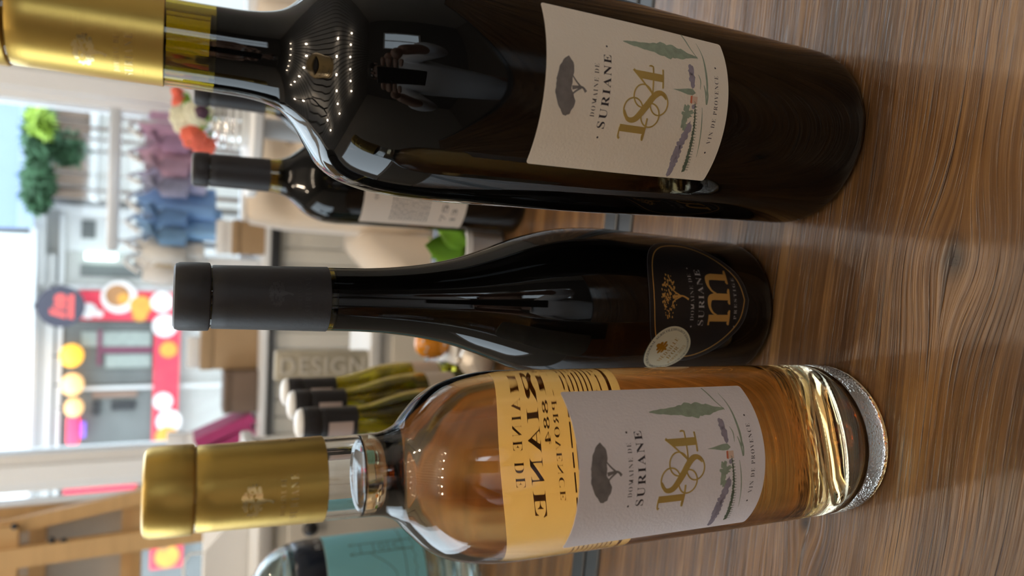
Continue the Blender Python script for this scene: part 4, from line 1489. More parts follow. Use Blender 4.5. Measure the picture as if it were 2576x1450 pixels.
# round dial
pd = at(412, 683, 2.37)
dl = thing('round_dial', 'round cream dial with dark centre above the slim bottle', 'clock', (pd.x, 2.385, pd.z))
_, _, ztd = on_platform(440, 540, 645, 735, 2.40)
mbd = MB().lathe([(0, 0), (0.038, 0), (0.040, 0.004), (0.040, 0.014), (0.036, 0.016), (0, 0.016)], 40)
mbd.v = [Vector((v.x, -v.z, v.y)) for v in mbd.v]
mbd.build('case', M['white'], dl, auto=40)
mbd = MB().lathe([(0, 0.0162), (0.030, 0.0162), (0.030, 0.0172), (0, 0.0172)], 40)
mbd.v = [Vector((v.x, -v.z, v.y)) for v in mbd.v]
M['dial'] = mat('cream_dial', (0.55, 0.48, 0.36), 0.6, var=0.1, vscale=60)
mbd.build('face', M['dial'], dl, auto=40)
MB().ball((0, -0.018, 0), 0.005, n=12).build('centre', M['walnut'], dl, smooth=True)
MB().box(-0.02, 0.02, -0.012, 0.012, ztd - pd.z + 0.0008, -0.034).build('foot', M['white'], dl)
# magenta books
M['magenta'] = mat('magenta_cloth', (0.42, 0.04, 0.17), 0.6, var=0.15, vscale=40)
M['page'] = mat('book_pages', (0.80, 0.76, 0.70), 0.8)
for k, (px, py, lean, lab) in enumerate(((500, 1045, 24, 'magenta book leaning beside the dark brown box'), (525, 1075, 30, 'magenta book nearest the gold capsule of the rosé'))):
    p = at(px, py, 2.40)
    L_ = (p.z - PLAT) / math.cos(rad(lean))
    t = thing('book', lab, 'book', (p.x, 2.38 + 0.02 * k, PLAT + 0.008), 0, 'magenta books on the platform')
    t.rotation_euler = (0, rad(-lean), 0)
    MB().bbox(-0.016, -0.012, -0.07, 0.07, 0, L_, 0.001, 1).bbox(0.012, 0.016, -0.07, 0.07, 0, L_, 0.001, 1).bbox(-0.016, 0.016, -0.074, -0.070, 0, L_, 0.001, 1).build('cover', M['magenta'], t)
    MB().box(-0.0118, 0.0118, -0.0698, 0.066, 0.003, L_ - 0.003).build('pages', M['page'], t)
# vertical cream sign reading DESIGN
Ys = 1.30
sa, sb = at(690, 922, Ys), at(925, 922, Ys)
sw = (at(800, 887, Ys) - at(800, 962, Ys)).length
hs = sa.z - sb.z
M['sign_cream'] = mat('cream_sign_board', (0.55, 0.52, 0.42), 0.6, var=0.08, vscale=30)
M['sign_letter'] = mat('white_sign_letter', (0.82, 0.80, 0.74), 0.5)
cz = sb.z - 0.002
cab = thing('low_cabinet', 'grey cabinet carrying the upright sign behind the half bottles', 'cabinet', (sa.x - 0.06, Ys + 0.12, FLOOR))
MB().bbox(-0.045, 0.12, -0.12, 0.04, 0.0005, cz - FLOOR - 0.02, 0.004).build('body', M['greypaint'], cab, auto=40)
MB().bbox(-0.055, 0.13, -0.13, 0.05, cz - FLOOR - 0.0198, cz - FLOOR, 0.003).build('top', M['white'], cab, auto=40)
for k in (-1, 1):
    dr = MB().bbox(0.037 + k * 0.040 - 0.038, 0.037 + k * 0.040 + 0.038, -0.134, -0.1205, 0.06, cz - FLOOR - 0.04, 0.003).build('door', M['cream'], cab, auto=40)
    MB().ball((0.037 + k * 0.014, -0.141, 0.45), 0.008, n=12).build('knob', M['black_metal'], dr, smooth=True)
sg = thing('upright_sign', 'upright cream sign with DESIGN in raised white letters', 'sign', (sa.x, Ys, cz + 0.0006), 0)
MB().bbox(-sw / 2, sw / 2, 0, 0.02, 0, hs, 0.004).build('board', M['sign_cream'], sg, auto=40)
ds = Flat().text('DESIGN', 0, 0, width=hs * 0.90, height=sw * 0.55, thin=0.004, track=1.1, serif=False)
# letters read downwards, tops to the right
mesh_v = [(y - sw * 0.275, -0.0001, hs / 2 - x) for x, y in ds.v]
lt = mesh_obj('lettering', mesh_v, ds.f, M['sign_letter'], sg)
md = lt.modifiers.new('thick', 'SOLIDIFY')
md.thickness = 0.005
md.offset = 0

# beige cabinet with a black knob, paper bag and easel at the left
Yc = 1.05
ca, cb_ = at(650, 1300, Yc), at(800, 1450, Yc)
bc = thing('drawer_cabinet', 'beige cabinet with a black knob beside the blue-labelled bottle', 'cabinet', (ca.x - 0.16, Yc + 0.18, FLOOR))
ch = ca.z - FLOOR
MB().bbox(-0.22, 0.20, -0.17, 0.17, 0.02, ch - 0.02, 0.004).build('body', M['cream'], bc, auto=40)
MB().bbox(-0.23, 0.21, -0.18, 0.18, ch - 0.0198, ch, 0.004).build('top', M['greypaint'], bc, auto=40)
kb = at(776, 1322, Yc)
for k in range(2):
    z1_ = ch - 0.04 - k * 0.24
    dw = MB().bbox(-0.20, 0.18, -0.186, -0.1705, z1_ - 0.22, z1_, 0.003).build('drawer', M['cream'], bc, auto=40)
    MB().ball((kb.x - (ca.x - 0.16), -0.196, (kb.z - FLOOR) if k == 0 else z1_ - 0.11), 0.011, n=14).build('knob', M['black_metal'], dw, smooth=True)
# white paper bag on the cabinet
M['paper'] = mat('white_paper', (0.82, 0.81, 0.79), 0.8, var=0.04, vscale=20)
pg0 = at(560, 1395, Yc + 0.15)
bag = thing('paper_bag', 'white paper bag on the beige cabinet, left of the rosé bottle', 'bag', (pg0.x - 0.02, Yc + 0.19, ca.z + 0.0006))
hb = at(515, 1395, Yc + 0.15).z - ca.z
MB().prism([(-0.085, 0), (0.075, 0), (0.062, hb * 0.55), (0.030, hb), (-0.075, hb)], -0.05, 0.05).build('body', M['paper'], bag)
MB().tube([(-0.045, 0, hb), (-0.045, 0, hb + 0.02), (-0.03, 0, hb + 0.028), (0.0, 0, hb + 0.028), (0.012, 0, hb + 0.02), (0.012, 0, hb)], 0.002, 8).build('handle', M['paper'], bag, smooth=True)

# easel with the back of a canvas
Ye = 1.62


def E_(px, py, dy=0.0):
    return at(px, py, Ye + dy)


M['canvas'] = mat('raw_canvas', (0.50, 0.45, 0.38), 0.9, var=0.06, vscale=20, bump=0.5, bscale=500)
es = thing('wooden_easel', 'pine easel seen from behind at the left of the window', 'easel', (0, 0, 0))
top1, bot1 = E_(-150, 1365, -0.03), E_(345, 1252, -0.03)


def extend(a, b, z):
    t_ = (z - a.z) / (b.z - a.z)
    return a + (b - a) * t_


f1 = extend(top1, bot1, FLOOR + 0.001)
MB().bar(top1, f1, 0.026, 0.022, (0, 1, 0)).build('leg', M['pine'], es)
top2, bot2 = E_(-150, 1428, -0.05), E_(400, 1352, -0.05)
f2 = extend(top2, bot2, FLOOR + 0.001)
MB().bar(top2, f2, 0.036, 0.022, (0, 1, 0)).build('leg', M['pine'], es)
f3 = Vector((2 * top2.x - f1.x - 0.10, f1.y, FLOOR + 0.001))
MB().bar(top2 + Vector((-0.03, 0.02, 0)), f3, 0.026, 0.022, (0, 1, 0)).build('leg', M['pine'], es)
led = E_(338, 1250, 0.02)
led2 = E_(338, 1500, 0.02)
MB().box(led2.x - 0.22, led.x + 0.012, Ye - 0.012, Ye + 0.055, led.z - 0.016, led.z).build('ledge', M['pine'], es)
cr_ = E_(25, 1345, -0.03)
MB().box(cr_.x - 0.30, cr_.x + 0.02, Ye - 0.052, Ye - 0.032, cr_.z - 0.016, cr_.z + 0.016).build('cross_bar', M['pine'], es)
for q in ((36, 1325), (32, 1395), (130, 1360), (160, 1362)):
    c = E_(*q, -0.055)
    MB().ball(c, 0.006, n=10).build('bolt', M['black_metal'], es, smooth=True)
cv = thing('stretched_canvas', 'stretched canvas seen from the back, standing on the pine easel', 'canvas', (0, 0, 0))
c0 = E_(318, 1243, 0.03)
c1 = E_(-260, 1262, 0.03)
xr_, xl_ = c0.x, c0.x - 0.42
zb_, zt_ = led.z + 0.0008, c1.z
MB().box(xl_, xr_, Ye + 0.040, Ye + 0.044, zb_, zt_).box(xr_ - 0.002, xr_ + 0.001, Ye + 0.004, Ye + 0.0439, zb_, zt_).build('cloth', M['canvas'], cv)
MB().box(xr_ + 0.0012, xr_ + 0.004, Ye + 0.002, Ye + 0.044, zb_, zt_).build('folded_edge', M['white'], cv)
for (a0, a1, b0, b1) in ((xr_ - 0.022, xr_ - 0.0025, zb_, zt_), (xl_, xl_ + 0.02, zb_, zt_), (xl_ + 0.02, xr_ - 0.022, zb_, zb_ + 0.02), (xl_ + 0.02, xr_ - 0.022, zt_ - 0.02, zt_)):
    MB().box(a0, a1, Ye + 0.008, Ye + 0.0395, b0, b1).build('stretcher_bar', M['pine'], cv)
cb2 = E_(96, 1350, 0.02)
MB().box(xl_ + 0.02, xr_ - 0.022, Ye + 0.010, Ye + 0.030, cb2.z - 0.013, cb2.z + 0.013).build('stretcher_bar', M['pine'], cv)

# ------------------------------------------------------------------ the street outside
struct(MB().box(-9, 9, YF + 0.12, 9.0, FLOOR - 0.2, FLOOR - 0.02).build('floor_street', M['pave']))
YS = 6.0
fac = thing('shopfront', 'pale grey shopfront across the street', 'building', (0, 0, 0))
M['facade'] = mat('grey_facade_panel', (0.50, 0.49, 0.46), 0.7, var=0.08, vscale=3)
M['facade_d'] = mat('taupe_facade_panel', (0.40, 0.37, 0.34), 0.7, var=0.1, vscale=4)
M['sign_white'] = mat('glow_white_sign', (0.85, 0.9, 0.95), 0.5, emit=(0.72, 0.92, 1.0), estr=0.55)  # emission added to make the daylit panel brighter
M['dark_glass_w'] = mat('dim_shop_window', (0.16, 0.17, 0.165), 0.15, var=0.5, vscale=2.5)
M['timber0'] = mat('red_brown_timber', (0.24, 0.15, 0.11), 0.7, var=0.2, vscale=6)
M['awning'] = mat('slate_blue_awning', (0.22, 0.30, 0.50), 0.7, var=0.25, vscale=2)


def S(px, py, d=0.0):
    return at(px, py, YS + d)


def quad_box(name, m, parent, px0, px1, py0, py1, d0, d1):
    """box on the facade: px = down the picture's height, py = across"""
    a = S((px0 + px1) / 2, py0, d0)
    b = S((px0 + px1) / 2, py1, d0)
    t_ = S(px0, (py0 + py1) / 2, d0)
    l_ = S(px1, (py0 + py1) / 2, d0)
    return MB().box(b.x, a.x, YS + d0, YS + d1, l_.z, t_.z).build(name, m, parent)


zw = S(78, 700).z
MB().box(-7, 7, YS + 0.02, YS + 0.3, FLOOR - 0.02, zw).build('wall', M['facade'], fac)
MB().box(-7, 7, YS + 0.02, YS + 0.3, zw, zw + 0.62).build('upper_wall', M['facade_d'], fac)
# shop windows left of the door
quad_box('shop_window', M['dark_glass_w'], fac, 152, 395, 810, 970, -0.02, 0.019)
quad_box('shop_window', M['dark_glass_w'], fac, 152, 395, 976, 1200, -0.02, 0.019)
quad_box('shop_window', M['dark_glass_w'], fac, 152, 700, 1210, 1500, -0.02, 0.019)
for (a, b, c_, d_) in ((82, 98, 575, 1500), (100, 128, 640, 1500), (138, 151, 540, 1500), (128, 620, 722, 732), (151, 620, 970, 978), (110, 620, 528, 540)):
    quad_box('frame_bar', M['greypaint'], fac, a, b, c_, d_, -0.05, -0.021)
quad_box('door_panel', M['greypaint'], fac, 150, 620, 541, 640, -0.02, 0.019)
quad_box('door_panel', M['facade'], fac, 150, 620, 641, 721, -0.02, 0.019)
tl = quad_box('door_window', M['dark_glass_w'], fac, 202, 380, 668, 698, -0.03, -0.0205)
M['tube'] = mat('cool_white_glint', (0.9, 1, 1), 0.4, emit=(0.70, 1.0, 0.92), estr=2.2)
glint_ = quad_box('window_glint', M['tube'], None, 214, 294, 636, 654, -0.10, -0.07)  # glowing strip stands in for a bright window reflection
tag(glint_, 'glowing cool white strip for a window reflection on the shopfront door', 'lamp')
quad_box('door_window', M['dark_glass_w'], fac, 205, 240, 555, 600, -0.03, -0.0205)
lam = quad_box('door_lintel', M['greypaint'], fac, 80, 112, 540, 720, -0.12, -0.0205)

M['maroon'] = mat('maroon_column', (0.18, 0.05, 0.09), 0.6, var=0.2, vscale=6)
M['sage'] = mat('grey_green_lattice', (0.30, 0.34, 0.31), 0.6, var=0.3, vscale=25)
quad_box('lattice', M['sage'], fac, 205, 380, 835, 872, -0.04, -0.0205)
quad_box('column', M['maroon'], fac, 250, 392, 874, 888, -0.045, -0.0205)
quad_box('column', M['maroon'], fac, 245, 256, 830, 920, -0.05, -0.046)
quad_box('lattice', M['sage'], fac, 265, 380, 892, 925, -0.04, -0.0205)
quad_box('shelf_unit', M['timber0'], fac, 232, 345, 985, 1000, -0.04, -0.0205)
quad_box('dark_panel', M['black_metal'], fac, 232, 252, 1010, 1045, -0.04, -0.0205)
quad_box('dark_panel', M['black_metal'], fac, 280, 340, 1010, 1032, -0.04, -0.0205)

# white fascia with added glow with dark strokes of lettering cut by the frame
fs_ = thing('fascia_sign', 'white fascia sign with added glow above the shopfront', 'sign', (0, 0, 0))
fb = quad_box('panel', M['sign_white'], fs_, -240, 62, 582, 1500, -0.16, -0.06)
quad_box('frame', M['white'], fs_, 62, 78, 570, 1500, -0.18, -0.06)
M['sign_ink'] = mat('grey_brown_sign_paint', (0.45, 0.45, 0.42), 0.6)
o0, o1 = S(48, 1110, -0.16), S(-120, 950, -0.16)
hh_, ww_ = o1.z - o0.z, o1.x - o0.x
for x0 in (0.0, 0.55):                              # slanting strokes of two big letters, tops out of frame
    zig = [(x0, 0), (x0 + 0.10, hh_ / ww_), (x0 + 0.21, hh_ / ww_ * 0.15), (x0 + 0.32, hh_ / ww_), (x0 + 0.42, 0)]
    zig = [(ww_ * a_, ww_ * b_) for a_, b_ in zig]
    mb = MB()
    up = [Vector((o0.x + a_, YS - 0.162, o0.z + b_ + 0.03)) for a_, b_ in zig] + [Vector((o0.x + a_, YS - 0.162, o0.z + b_ - 0.03)) for a_, b_ in zig]
    mb.add(up, [(q_, 5 + q_, 6 + q_, 1 + q_) for q_ in range(4)])
    mb.build('letter', M['sign_ink'], fs_)
aw = thing('blue_awning', 'slate blue awning at the right of the white fascia', 'awning', (0, 0, 0))
a0 = S(62, 250, -0.5)
a1 = S(62, 574, -0.5)
M['awn_edge'] = mat('pale_blue_valance', (0.40, 0.50, 0.66), 0.7)
MB().prism([(0, 0), (1, 0), (1, 1), (0, 1)], 0, 1).add([], [])
vs = [(a1.x, YS - 0.5, a1.z), (a0.x + 0.8, YS - 0.5, a1.z), (a0.x + 0.8, YS + 0.018, a1.z + 0.9), (a1.x, YS + 0.018, a1.z + 0.9), (a1.x, YS - 0.5, a1.z - 0.02), (a0.x + 0.8, YS - 0.5, a1.z - 0.02), (a0.x + 0.8, YS + 0.018, a1.z + 0.88), (a1.x, YS + 0.018, a1.z + 0.88)]
MB().add(vs, [(0, 1, 2, 3), (7, 6, 5, 4), (0, 4, 5, 1), (2, 6, 7, 3), (0, 3, 7, 4), (1, 5, 6, 2)]).build('canopy', M['awning'], aw)
MB().box(a1.x, a0.x + 0.8, YS - 0.515, YS - 0.5005, a1.z - 0.05, a1.z + 0.04).build('valance', M['awn_edge'], aw)
# brown timber screen, plants and low wall right of the door
M['timber'] = mat('brown_timber', (0.26, 0.18, 0.13), 0.7, var=0.2, vscale=6)
scn = thing('timber_screen', 'brown boarded timber screen behind the clothes rail', 'fence', (0, 0, 0))
b0, b1 = S(140, 200, -0.25), S(140, 498, -0.25)
wdt = (b0.x - b1.x) / 9
for k in range(9):
    MB().bbox(b1.x + wdt * k + 0.006, b1.x + wdt * (k + 1) - 0.006, YS - 0.27, YS - 0.24, FLOOR - 0.02, b0.z, 0.004, 1).build('board', M['timber'], scn)
MB().box(b1.x, b0.x, YS - 0.239, YS - 0.20, 0.2, 0.28).build('rail', M['timber'], scn)
cp = thing('stone_cap', 'pale ledge across the lower part of the timber screen', 'ledge', (0, 0, 0))
g0, g1 = S(232, 250, -0.4), S(270, 500, -0.4)
MB().bbox(g1.x, g0.x + 0.6, YS - 0.42, YS - 0.30, FLOOR - 0.02, g0.z - 0.05, 0.01).build('wall', M['facade'], cp)
MB().bbox(g1.x - 0.02, g0.x + 0.62, YS - 0.45, YS - 0.28, g0.z - 0.0498, g0.z, 0.01).build('coping', M['greypaint'], cp)
M['shrub'] = mat('dark_shrub_leaf', (0.05, 0.13, 0.06), 0.7, var=0.5, vscale=9)
M['shrub2'] = mat('light_shrub_leaf', (0.30, 0.45, 0.05), 0.7, var=0.4, vscale=9)


def shrub(label, px0, px1, py0, py1, d, m, seed, n=260):
    a, b = S(px0, py0, d), S(px1, py1, d)
    cx, rx = (a.x + b.x) / 2, abs(a.x - b.x) / 2
    czz, rz_ = (a.z + b.z) / 2, abs(a.z - b.z) / 2
    t = thing('shrub', label, 'plant', (cx, YS + d, FLOOR - 0.02), 0, 'shrubs across the street')
    rnd = random.Random(seed)
    mb = MB()
    for k in range(n):
        u = Vector((rnd.gauss(0, 1), rnd.gauss(0, 1), rnd.gauss(0, 1))).normalized() * rnd.random() ** 0.4
        p = Vector((u.x * rx, u.y * 0.13, czz - FLOOR + 0.02 + u.z * rz_))
        s_ = rnd.uniform(0.035, 0.07)
        d1 = Vector((rnd.uniform(-1, 1), rnd.uniform(-1, 1), rnd.uniform(-1, 1))).normalized()
        d2 = d1.orthogonal().normalized()
        mb.add([p - d1 * s_, p + d2 * s_ * 0.4, p + d1 * s_, p - d2 * s_ * 0.4], [(0, 1, 2, 3)])
    mb.build('foliage', m, t, kind='stuff', fix=False)
    MB().tube([(0, 0, 0.0), (0.01, 0, (czz - FLOOR) * 0.6), (0, 0, czz - FLOOR)], [0.02, 0.015, 0.008], 8).build('stem', M['walnut'], t, smooth=True)


shrub('dark green shrub under the blue awning, by the grey door', 60, 130, 400, 540, -0.75, M['shrub'], 1, 700)
shrub('dark green shrub under the blue awning, by the window post', 62, 140, 255, 420, -0.78, M['shrub'], 2, 700)
shrub('yellow-green shrub in front of the timber screen', 75, 130, 275, 345, -1.05, M['shrub2'], 3, 260)
shrub('small green shrub low on the timber screen', 130, 215, 330, 420, -0.62, M['shrub'], 4, 260)

# posters with food pictures
M['red_poster'] = mat('red_poster_print', (0.78, 0.05, 0.09), 0.5, var=0.12, vscale=5)
M['poster_white'] = mat('poster_white_print', (0.80, 0.74, 0.72), 0.5)
M['poster_orange'] = mat('poster_orange_print', (0.85, 0.36, 0.06), 0.5, var=0.3, vscale=14)
M['poster_brown'] = mat('poster_brown_print', (0.42, 0.20, 0.08), 0.5, var=0.4, vscale=20)


def poster(label, px0, px1, py0, py1, d, dots):
    t = thing('food_poster', label, 'poster', (0, 0, 0), 0, 'red food posters on the shopfront')
    quad_box('sheet', M['red_poster'], t, px0, px1, py0, py1, d, d + 0.012)
    for k, (px, py, r, m) in enumerate(dots):
        c = S(px, py, d)
        rr = r / FPX * (c - CAM).length
        mb = MB().lathe([(0, 0), (rr, 0), (rr, 0.004 + 0.002 * k), (0, 0.004 + 0.002 * k)], 28)
        mb.v = [Vector((c.x + v.x, YS + d - 0.0006 - v.z, c.z + v.y)) for v in mb.v]
        mb.build('dish_picture', m, t)


PW, PO, PB = M['poster_white'], M['poster_orange'], M['poster_brown']
poster('red poster with a plate of food, right of the shop window', 198, 400, 733, 806, -0.07, ((300, 748, 36, PW), (296, 744, 24, PB), (310, 752, 12, PO), (355, 770, 22, PO), (352, 792, 15, PO), (222, 782, 17, PW), (250, 790, 8, PW)))
poster('red poster strip below the shop window', 386, 450, 736, 1160, -0.09, ((408, 760, 24, PW), (415, 820, 26, PW), (424, 880, 18, PO), (410, 1010, 20, PW), (425, 1060, 26, PW), (420, 1100, 24, PO)))
poster('red poster behind the easel', 158, 345, 1205, 1300, -0.07, ((300, 1290, 10, PO), (250, 1212, 8, PB)))
poster('red poster beside the paper bag', 378, 460, 1330, 1430, -0.09, ((410, 1352, 22, PW), (420, 1400, 24, PO), (412, 1372, 12, PB)))
# round dark sign with red marks
c = S(155, 771, -0.25)
rs = 44 / FPX * (c - CAM).length
rsn = thing('round_sign', 'round black hanging sign with red marks above the red poster', 'sign', (c.x, YS - 0.25, c.z))
M['sign_black'] = mat('black_sign', (0.05, 0.05, 0.075), 0.4)
M['sign_red'] = mat('red_sign_paint', (0.72, 0.10, 0.09), 0.5)
mb = MB().lathe([(0, 0), (rs, 0), (rs, 0.04), (0, 0.04)], 40)
mb.v = [Vector((v.x, -v.z, v.y)) for v in mb.v]
mb.build('disc', M['sign_black'], rsn, auto=40)
rd = Flat()
q = rs
rd.poly([(-0.62 * q, -0.55 * q), (0.62 * q, -0.55 * q), (0.55 * q, -0.30 * q), (-0.55 * q, -0.30 * q)])
rd.poly([(-0.58 * q, -0.22 * q), (-0.30 * q, -0.22 * q), (-0.1 * q, 0.45 * q), (-0.36 * q, 0.45 * q)])
rd.poly([(-0.14 * q, -0.22 * q), (0.10 * q, -0.22 * q), (0.10 * q, 0.30 * q), (-0.06 * q, 0.30 * q)])
rd.disc(0.36 * q, 0.02 * q, 0.26 * q, 20)
rd.plane('red_mark', M['sign_red'], rsn, (0, -0.0415, 0), (1, 0, 0), (0, 0, 1), (0, -1, 0))
MB().box(-0.015, 0.015, -0.02, 0.27, rs - 0.005, rs + 0.02).build('bracket', M['black_metal'], rsn)
# lanterns and neon inside the far window
M['lantern'] = mat('orange_lantern', (0.9, 0.45, 0.05), 0.5, emit=(1.0, 0.42, 0.03), estr=1.1)
M['lantern2'] = mat('pale_orange_lantern', (0.9, 0.55, 0.25), 0.5, emit=(1.0, 0.50, 0.16), estr=0.7)
for lab, px, py, r, m in (('bright orange lantern hanging in the shop window', 180, 895, 25, 'lantern'), ('pale orange lantern behind the window bar', 182, 968, 24, 'lantern2'), ('peach lantern next to the red neon sign', 186, 1026, 20, 'lantern2')):
    c = S(px, py, -0.12)
    rr = r / FPX * (c - CAM).length
    t = thing('lantern', lab, 'lamp', c, 0, 'orange lanterns in the shop window')
    MB().ball((0, 0, 0), rr, rr, rr * 0.9, 20).build('shade', M[m], t, smooth=True)
    zc = S(150, py, -0.12).z - c.z
    MB().tube([(0, 0, rr * 0.85), (0, 0, max(zc, rr + 0.03))], 0.006, 6).build('cord', M['black_metal'], t)
M['neon'] = mat('red_neon', (0.9, 0.05, 0.1), 0.4, emit=(1.0, 0.02, 0.10), estr=1.6)
M['neon_b'] = mat('violet_neon', (0.2, 0.1, 0.6), 0.4, emit=(0.25, 0.12, 0.8), estr=0.8)
na, nb = S(182, 1050, -0.12), S(186, 1118, -0.12)
ne = thing('neon_sign', 'glowing red neon sign in the shop window', 'sign', ((na.x + nb.x) / 2, YS - 0.12, (na.z + nb.z) / 2))
w_ = (na.x - nb.x) / 2
MB().bbox(-w_, w_, -0.02, 0.02, -0.04, 0.04, 0.018).build('tube', M['neon'], ne, auto=40)
MB().bbox(-w_ * 0.6, w_ * 0.6, 0.0, 0.03, -0.075, -0.043, 0.012).build('halo_tube', M['neon_b'], ne, auto=40)
MB().box(-0.02, 0.02, 0.021, 0.099, -0.01, 0.01).build('mount', M['black_metal'], ne)

# ------------------------------------------------------------------ the photographer (seen reflected in the dark glass)
M['skin'] = mat('skin', (0.50, 0.30, 0.22), 0.5, var=0.06, vscale=30)
M['shirt'] = mat('white_cotton_shirt', (0.76, 0.77, 0.80), 0.8, var=0.04, vscale=12, bump=0.4, bscale=60)
M['jeans'] = mat('blue_denim', (0.06, 0.09, 0.20), 0.8, var=0.15, vscale=60)
M['hair'] = mat('dark_hair', (0.03, 0.022, 0.018), 0.5, bump=0.6, bscale=300)
M['shoe'] = mat('dark_shoe', (0.04, 0.04, 0.045), 0.5)
person = thing('person', 'person in white shirt and jeans photographing, reflected in the dark bottles', 'person', (0, 0, FLOOR))
PZ = -FLOOR


def skin(name, m, parent, joints, edges, sub=2):
    me = bpy.data.meshes.new(name)
    me.from_pydata([j[0] for j in joints], edges, [])
    o = bpy.data.objects.new(name, me)
    COL.objects.link(o)
    o.parent = parent
    me.materials.append(m)
    o.modifiers.new('skin', 'SKIN')
    o.modifiers.new('sub', 'SUBSURF').levels = sub
    o.modifiers['sub'].render_levels = sub
    bpy.context.view_layer.objects.active = o
    me.skin_vertices[0].data.foreach_set('radius', [r for j in joints for r in ((j[1], j[1]) if not isinstance(j[1], tuple) else j[1])])
    me.skin_vertices[0].data[0].use_root = True
    o.modifiers['skin'].use_smooth_shade = True
    return o


J = [((-.10, -.55, .56), (.16, .12)), ((-.10, -.52, .72), (.145, .105)), ((-.09, -.46, .95), (.17, .11)), ((-.08, -.43, 1.08), .07), ((-.075, -.41, 1.13), .052), ((-.07, -.37, 1.21), (.072, .085)), ((-.07, -.37, 1.29), (.070, .082)),
     ((.09, -.45, 1.02), .055), ((.20, -.30, .88), .042), ((.12, -.06, 1.02), .028),
     ((-.27, -.45, 1.02), .055), ((-.32, -.25, .88), .042), ((-.12, -.06, 1.02), .028),
     ((-.01, -.50, .54), .085), ((.02, -.10, .51), .058), ((.02, -.15, .09), .042), ((.02, -.03, .04), .036),
     ((-.19, -.50, .54), .085), ((-.22, -.10, .51), .058), ((-.22, -.15, .09), .042), ((-.22, -.03, .04), .036)]
Ed = [(0, 1), (1, 2), (2, 3), (3, 4), (4, 5), (5, 6), (2, 7), (7, 8), (8, 9), (2, 10), (10, 11), (11, 12), (0, 13), (13, 14), (14, 15), (15, 16), (0, 17), (17, 18), (18, 19), (19, 20)]
body = skin('body', M['skin'], person, J, Ed)
Js = [((-.10, -.55, .58), (.18, .14)), ((-.10, -.52, .72), (.175, .135)), ((-.09, -.46, .95), (.19, .13)), ((-.08, -.432, 1.075), .085), ((.09, -.45, 1.02), .075), ((.20, -.30, .88), .060), ((.16, -.17, .955), .050), ((-.27, -.45, 1.02), .075), ((-.32, -.25, .88), .060), ((-.215, -.15, .955), .050)]
skin('shirt', M['shirt'], person, Js, [(0, 1), (1, 2), (2, 3), (2, 4), (4, 5), (5, 6), (2, 7), (7, 8), (8, 9)])
Jj = [((-.10, -.55, .60), (.172, .132)), ((-.10, -.54, .56), (.17, .12)), ((.0, -.44, .54), .098), ((.02, -.10, .51), .078), ((.02, -.15, .10), .062), ((-.20, -.44, .54), .098), ((-.22, -.10, .51), .078), ((-.22, -.15, .10), .062)]
skin('jeans', M['jeans'], person, Jj, [(0, 1), (1, 2), (2, 3), (3, 4), (1, 5), (5, 6), (6, 7)])
for x in (0.02, -0.22):
    MB().bbox(x - 0.045, x + 0.045, -0.22, 0.05, 0.001, 0.075, 0.03, 3).build('shoe', M['shoe'], person, smooth=True)
stl = thing('stool', 'round wooden stool the person in the white shirt sits on', 'stool', (-.10, -.56, FLOOR))
MB().lathe([(0, .40), (.165, .40), (.175, .41), (.175, .428), (.165, .436), (0, .436)], 40).build('seat', M['pine'], stl, auto=40)
for k in range(4):
    a = rad(45 + 90 * k)
    MB().tube([(.10 * math.cos(a), .10 * math.sin(a), .40), (.17 * math.cos(a), .17 * math.sin(a), .001)], .014, 10).build('leg', M['pine'], stl, smooth=True)
HD = Vector((-.07, -.07, -.19))
hm = MB()
hm.ball(HD + Vector((0, -0.315, 1.475)), 0.088, 0.100, 0.078, 24)
hm.build('hair', M['hair'], person, smooth=True)
for s_ in (-1, 1):
    MB().ball(HD + Vector((s_ * 0.030, -0.222, 1.445)), 0.011, n=10).build('eye', M['porcelain'], person, smooth=True)
    MB().ball(HD + Vector((s_ * 0.080, -0.30, 1.435)), 0.010, 0.018, 0.028, 10).build('ear', M['skin'], person, smooth=True)
MB().tube([HD + Vector(q_) for q_ in ((0, -0.222, 1.452), (0, -0.206, 1.425), (0, -0.198, 1.412), (0, -0.215, 1.404))], [0.008, 0.011, 0.014, 0.008], 10).build('nose', M['skin'], person, smooth=True)
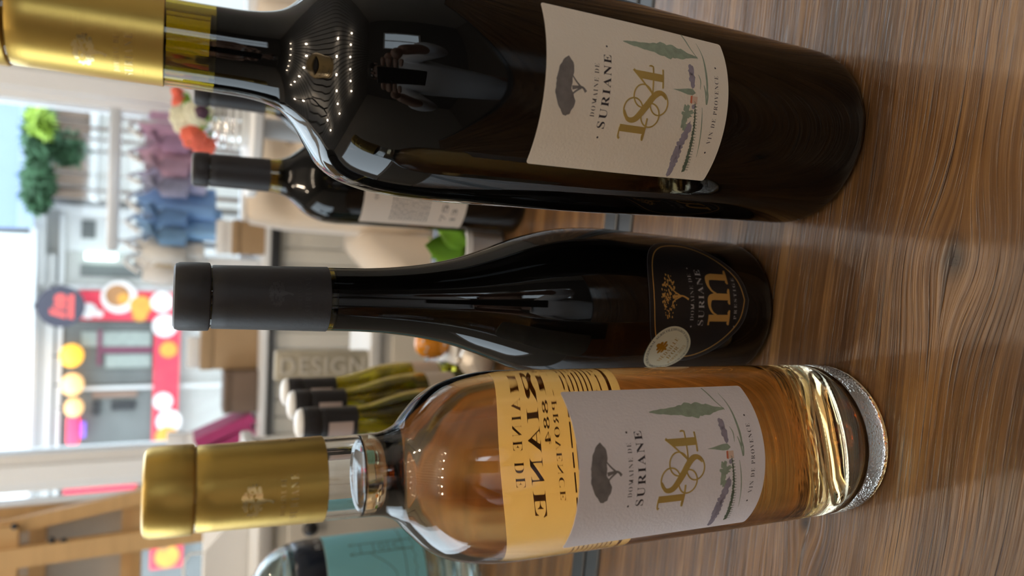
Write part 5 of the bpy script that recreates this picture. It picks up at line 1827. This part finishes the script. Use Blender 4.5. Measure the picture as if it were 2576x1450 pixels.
M['lip'] = mat('lips', (0.42, 0.18, 0.15), 0.5)
MB().ball(HD + Vector((0, -0.218, 1.383)), 0.022, 0.008, 0.006, 12).build('mouth', M['lip'], person, smooth=True)
# hands gripping the phone edges
for s_ in (-1, 1):
    hand = skin('hand', M['skin'], person, [((s_ * 0.118, -0.062, 1.02), 0.026), ((s_ * 0.100, -0.038, 1.025), (0.030, 0.017)), ((s_ * 0.082, -0.026, 1.03), (0.034, 0.014))], [(0, 1), (1, 2)])
    for k, (dz, ln) in enumerate(((0.030, 0.95), (0.011, 1.05), (-0.008, 1.0), (-0.026, 0.8))):
        b_ = Vector((s_ * 0.080, -0.026, 1.032 + dz))
        skin('finger', M['skin'], hand, [(b_, 0.0092), (b_ + Vector((-s_ * 0.018 * ln, 0.004, 0.001)), 0.0088), (b_ + Vector((-s_ * 0.034 * ln, -0.002, 0.002)), 0.0080), (b_ + Vector((-s_ * 0.044 * ln, -0.007, 0.002)), 0.0070)], [(0, 1), (1, 2), (2, 3)], 1)
    b_ = Vector((s_ * 0.098, -0.046, 1.045))
    skin('thumb', M['skin'], hand, [(b_, 0.012), (b_ + Vector((-s_ * 0.020, -0.012, 0.016)), 0.0105), (b_ + Vector((-s_ * 0.044, -0.013, 0.016)), 0.0085)], [(0, 1), (1, 2)], 1)
ph = thing('mobile_phone', 'black mobile phone held by the person, reflected in the dark bottles', 'phone', (0, 0, 0))
M['phone'] = mat('black_phone', (0.012, 0.012, 0.014), 0.2)
rot = Matrix.Rotation(-PITCH, 3, 'X')
mb = MB().bbox(-0.037, 0.037, -0.012, -0.004, -0.120, 0.035, 0.003)
mb.v = [CAM + rot @ v - FW * 0.010 for v in mb.v]
mb.build('body', M['phone'], ph, auto=40)
mb = MB()
for dx, dz in ((-0.022, 0.012), (-0.022, -0.012)):
    mb.ball((dx, -0.0035, dz), 0.007, 0.002, 0.007, 14)
mb.v = [CAM + rot @ v - FW * 0.010 for v in mb.v]
mb.build('lens', M['navy'], ph, smooth=True)
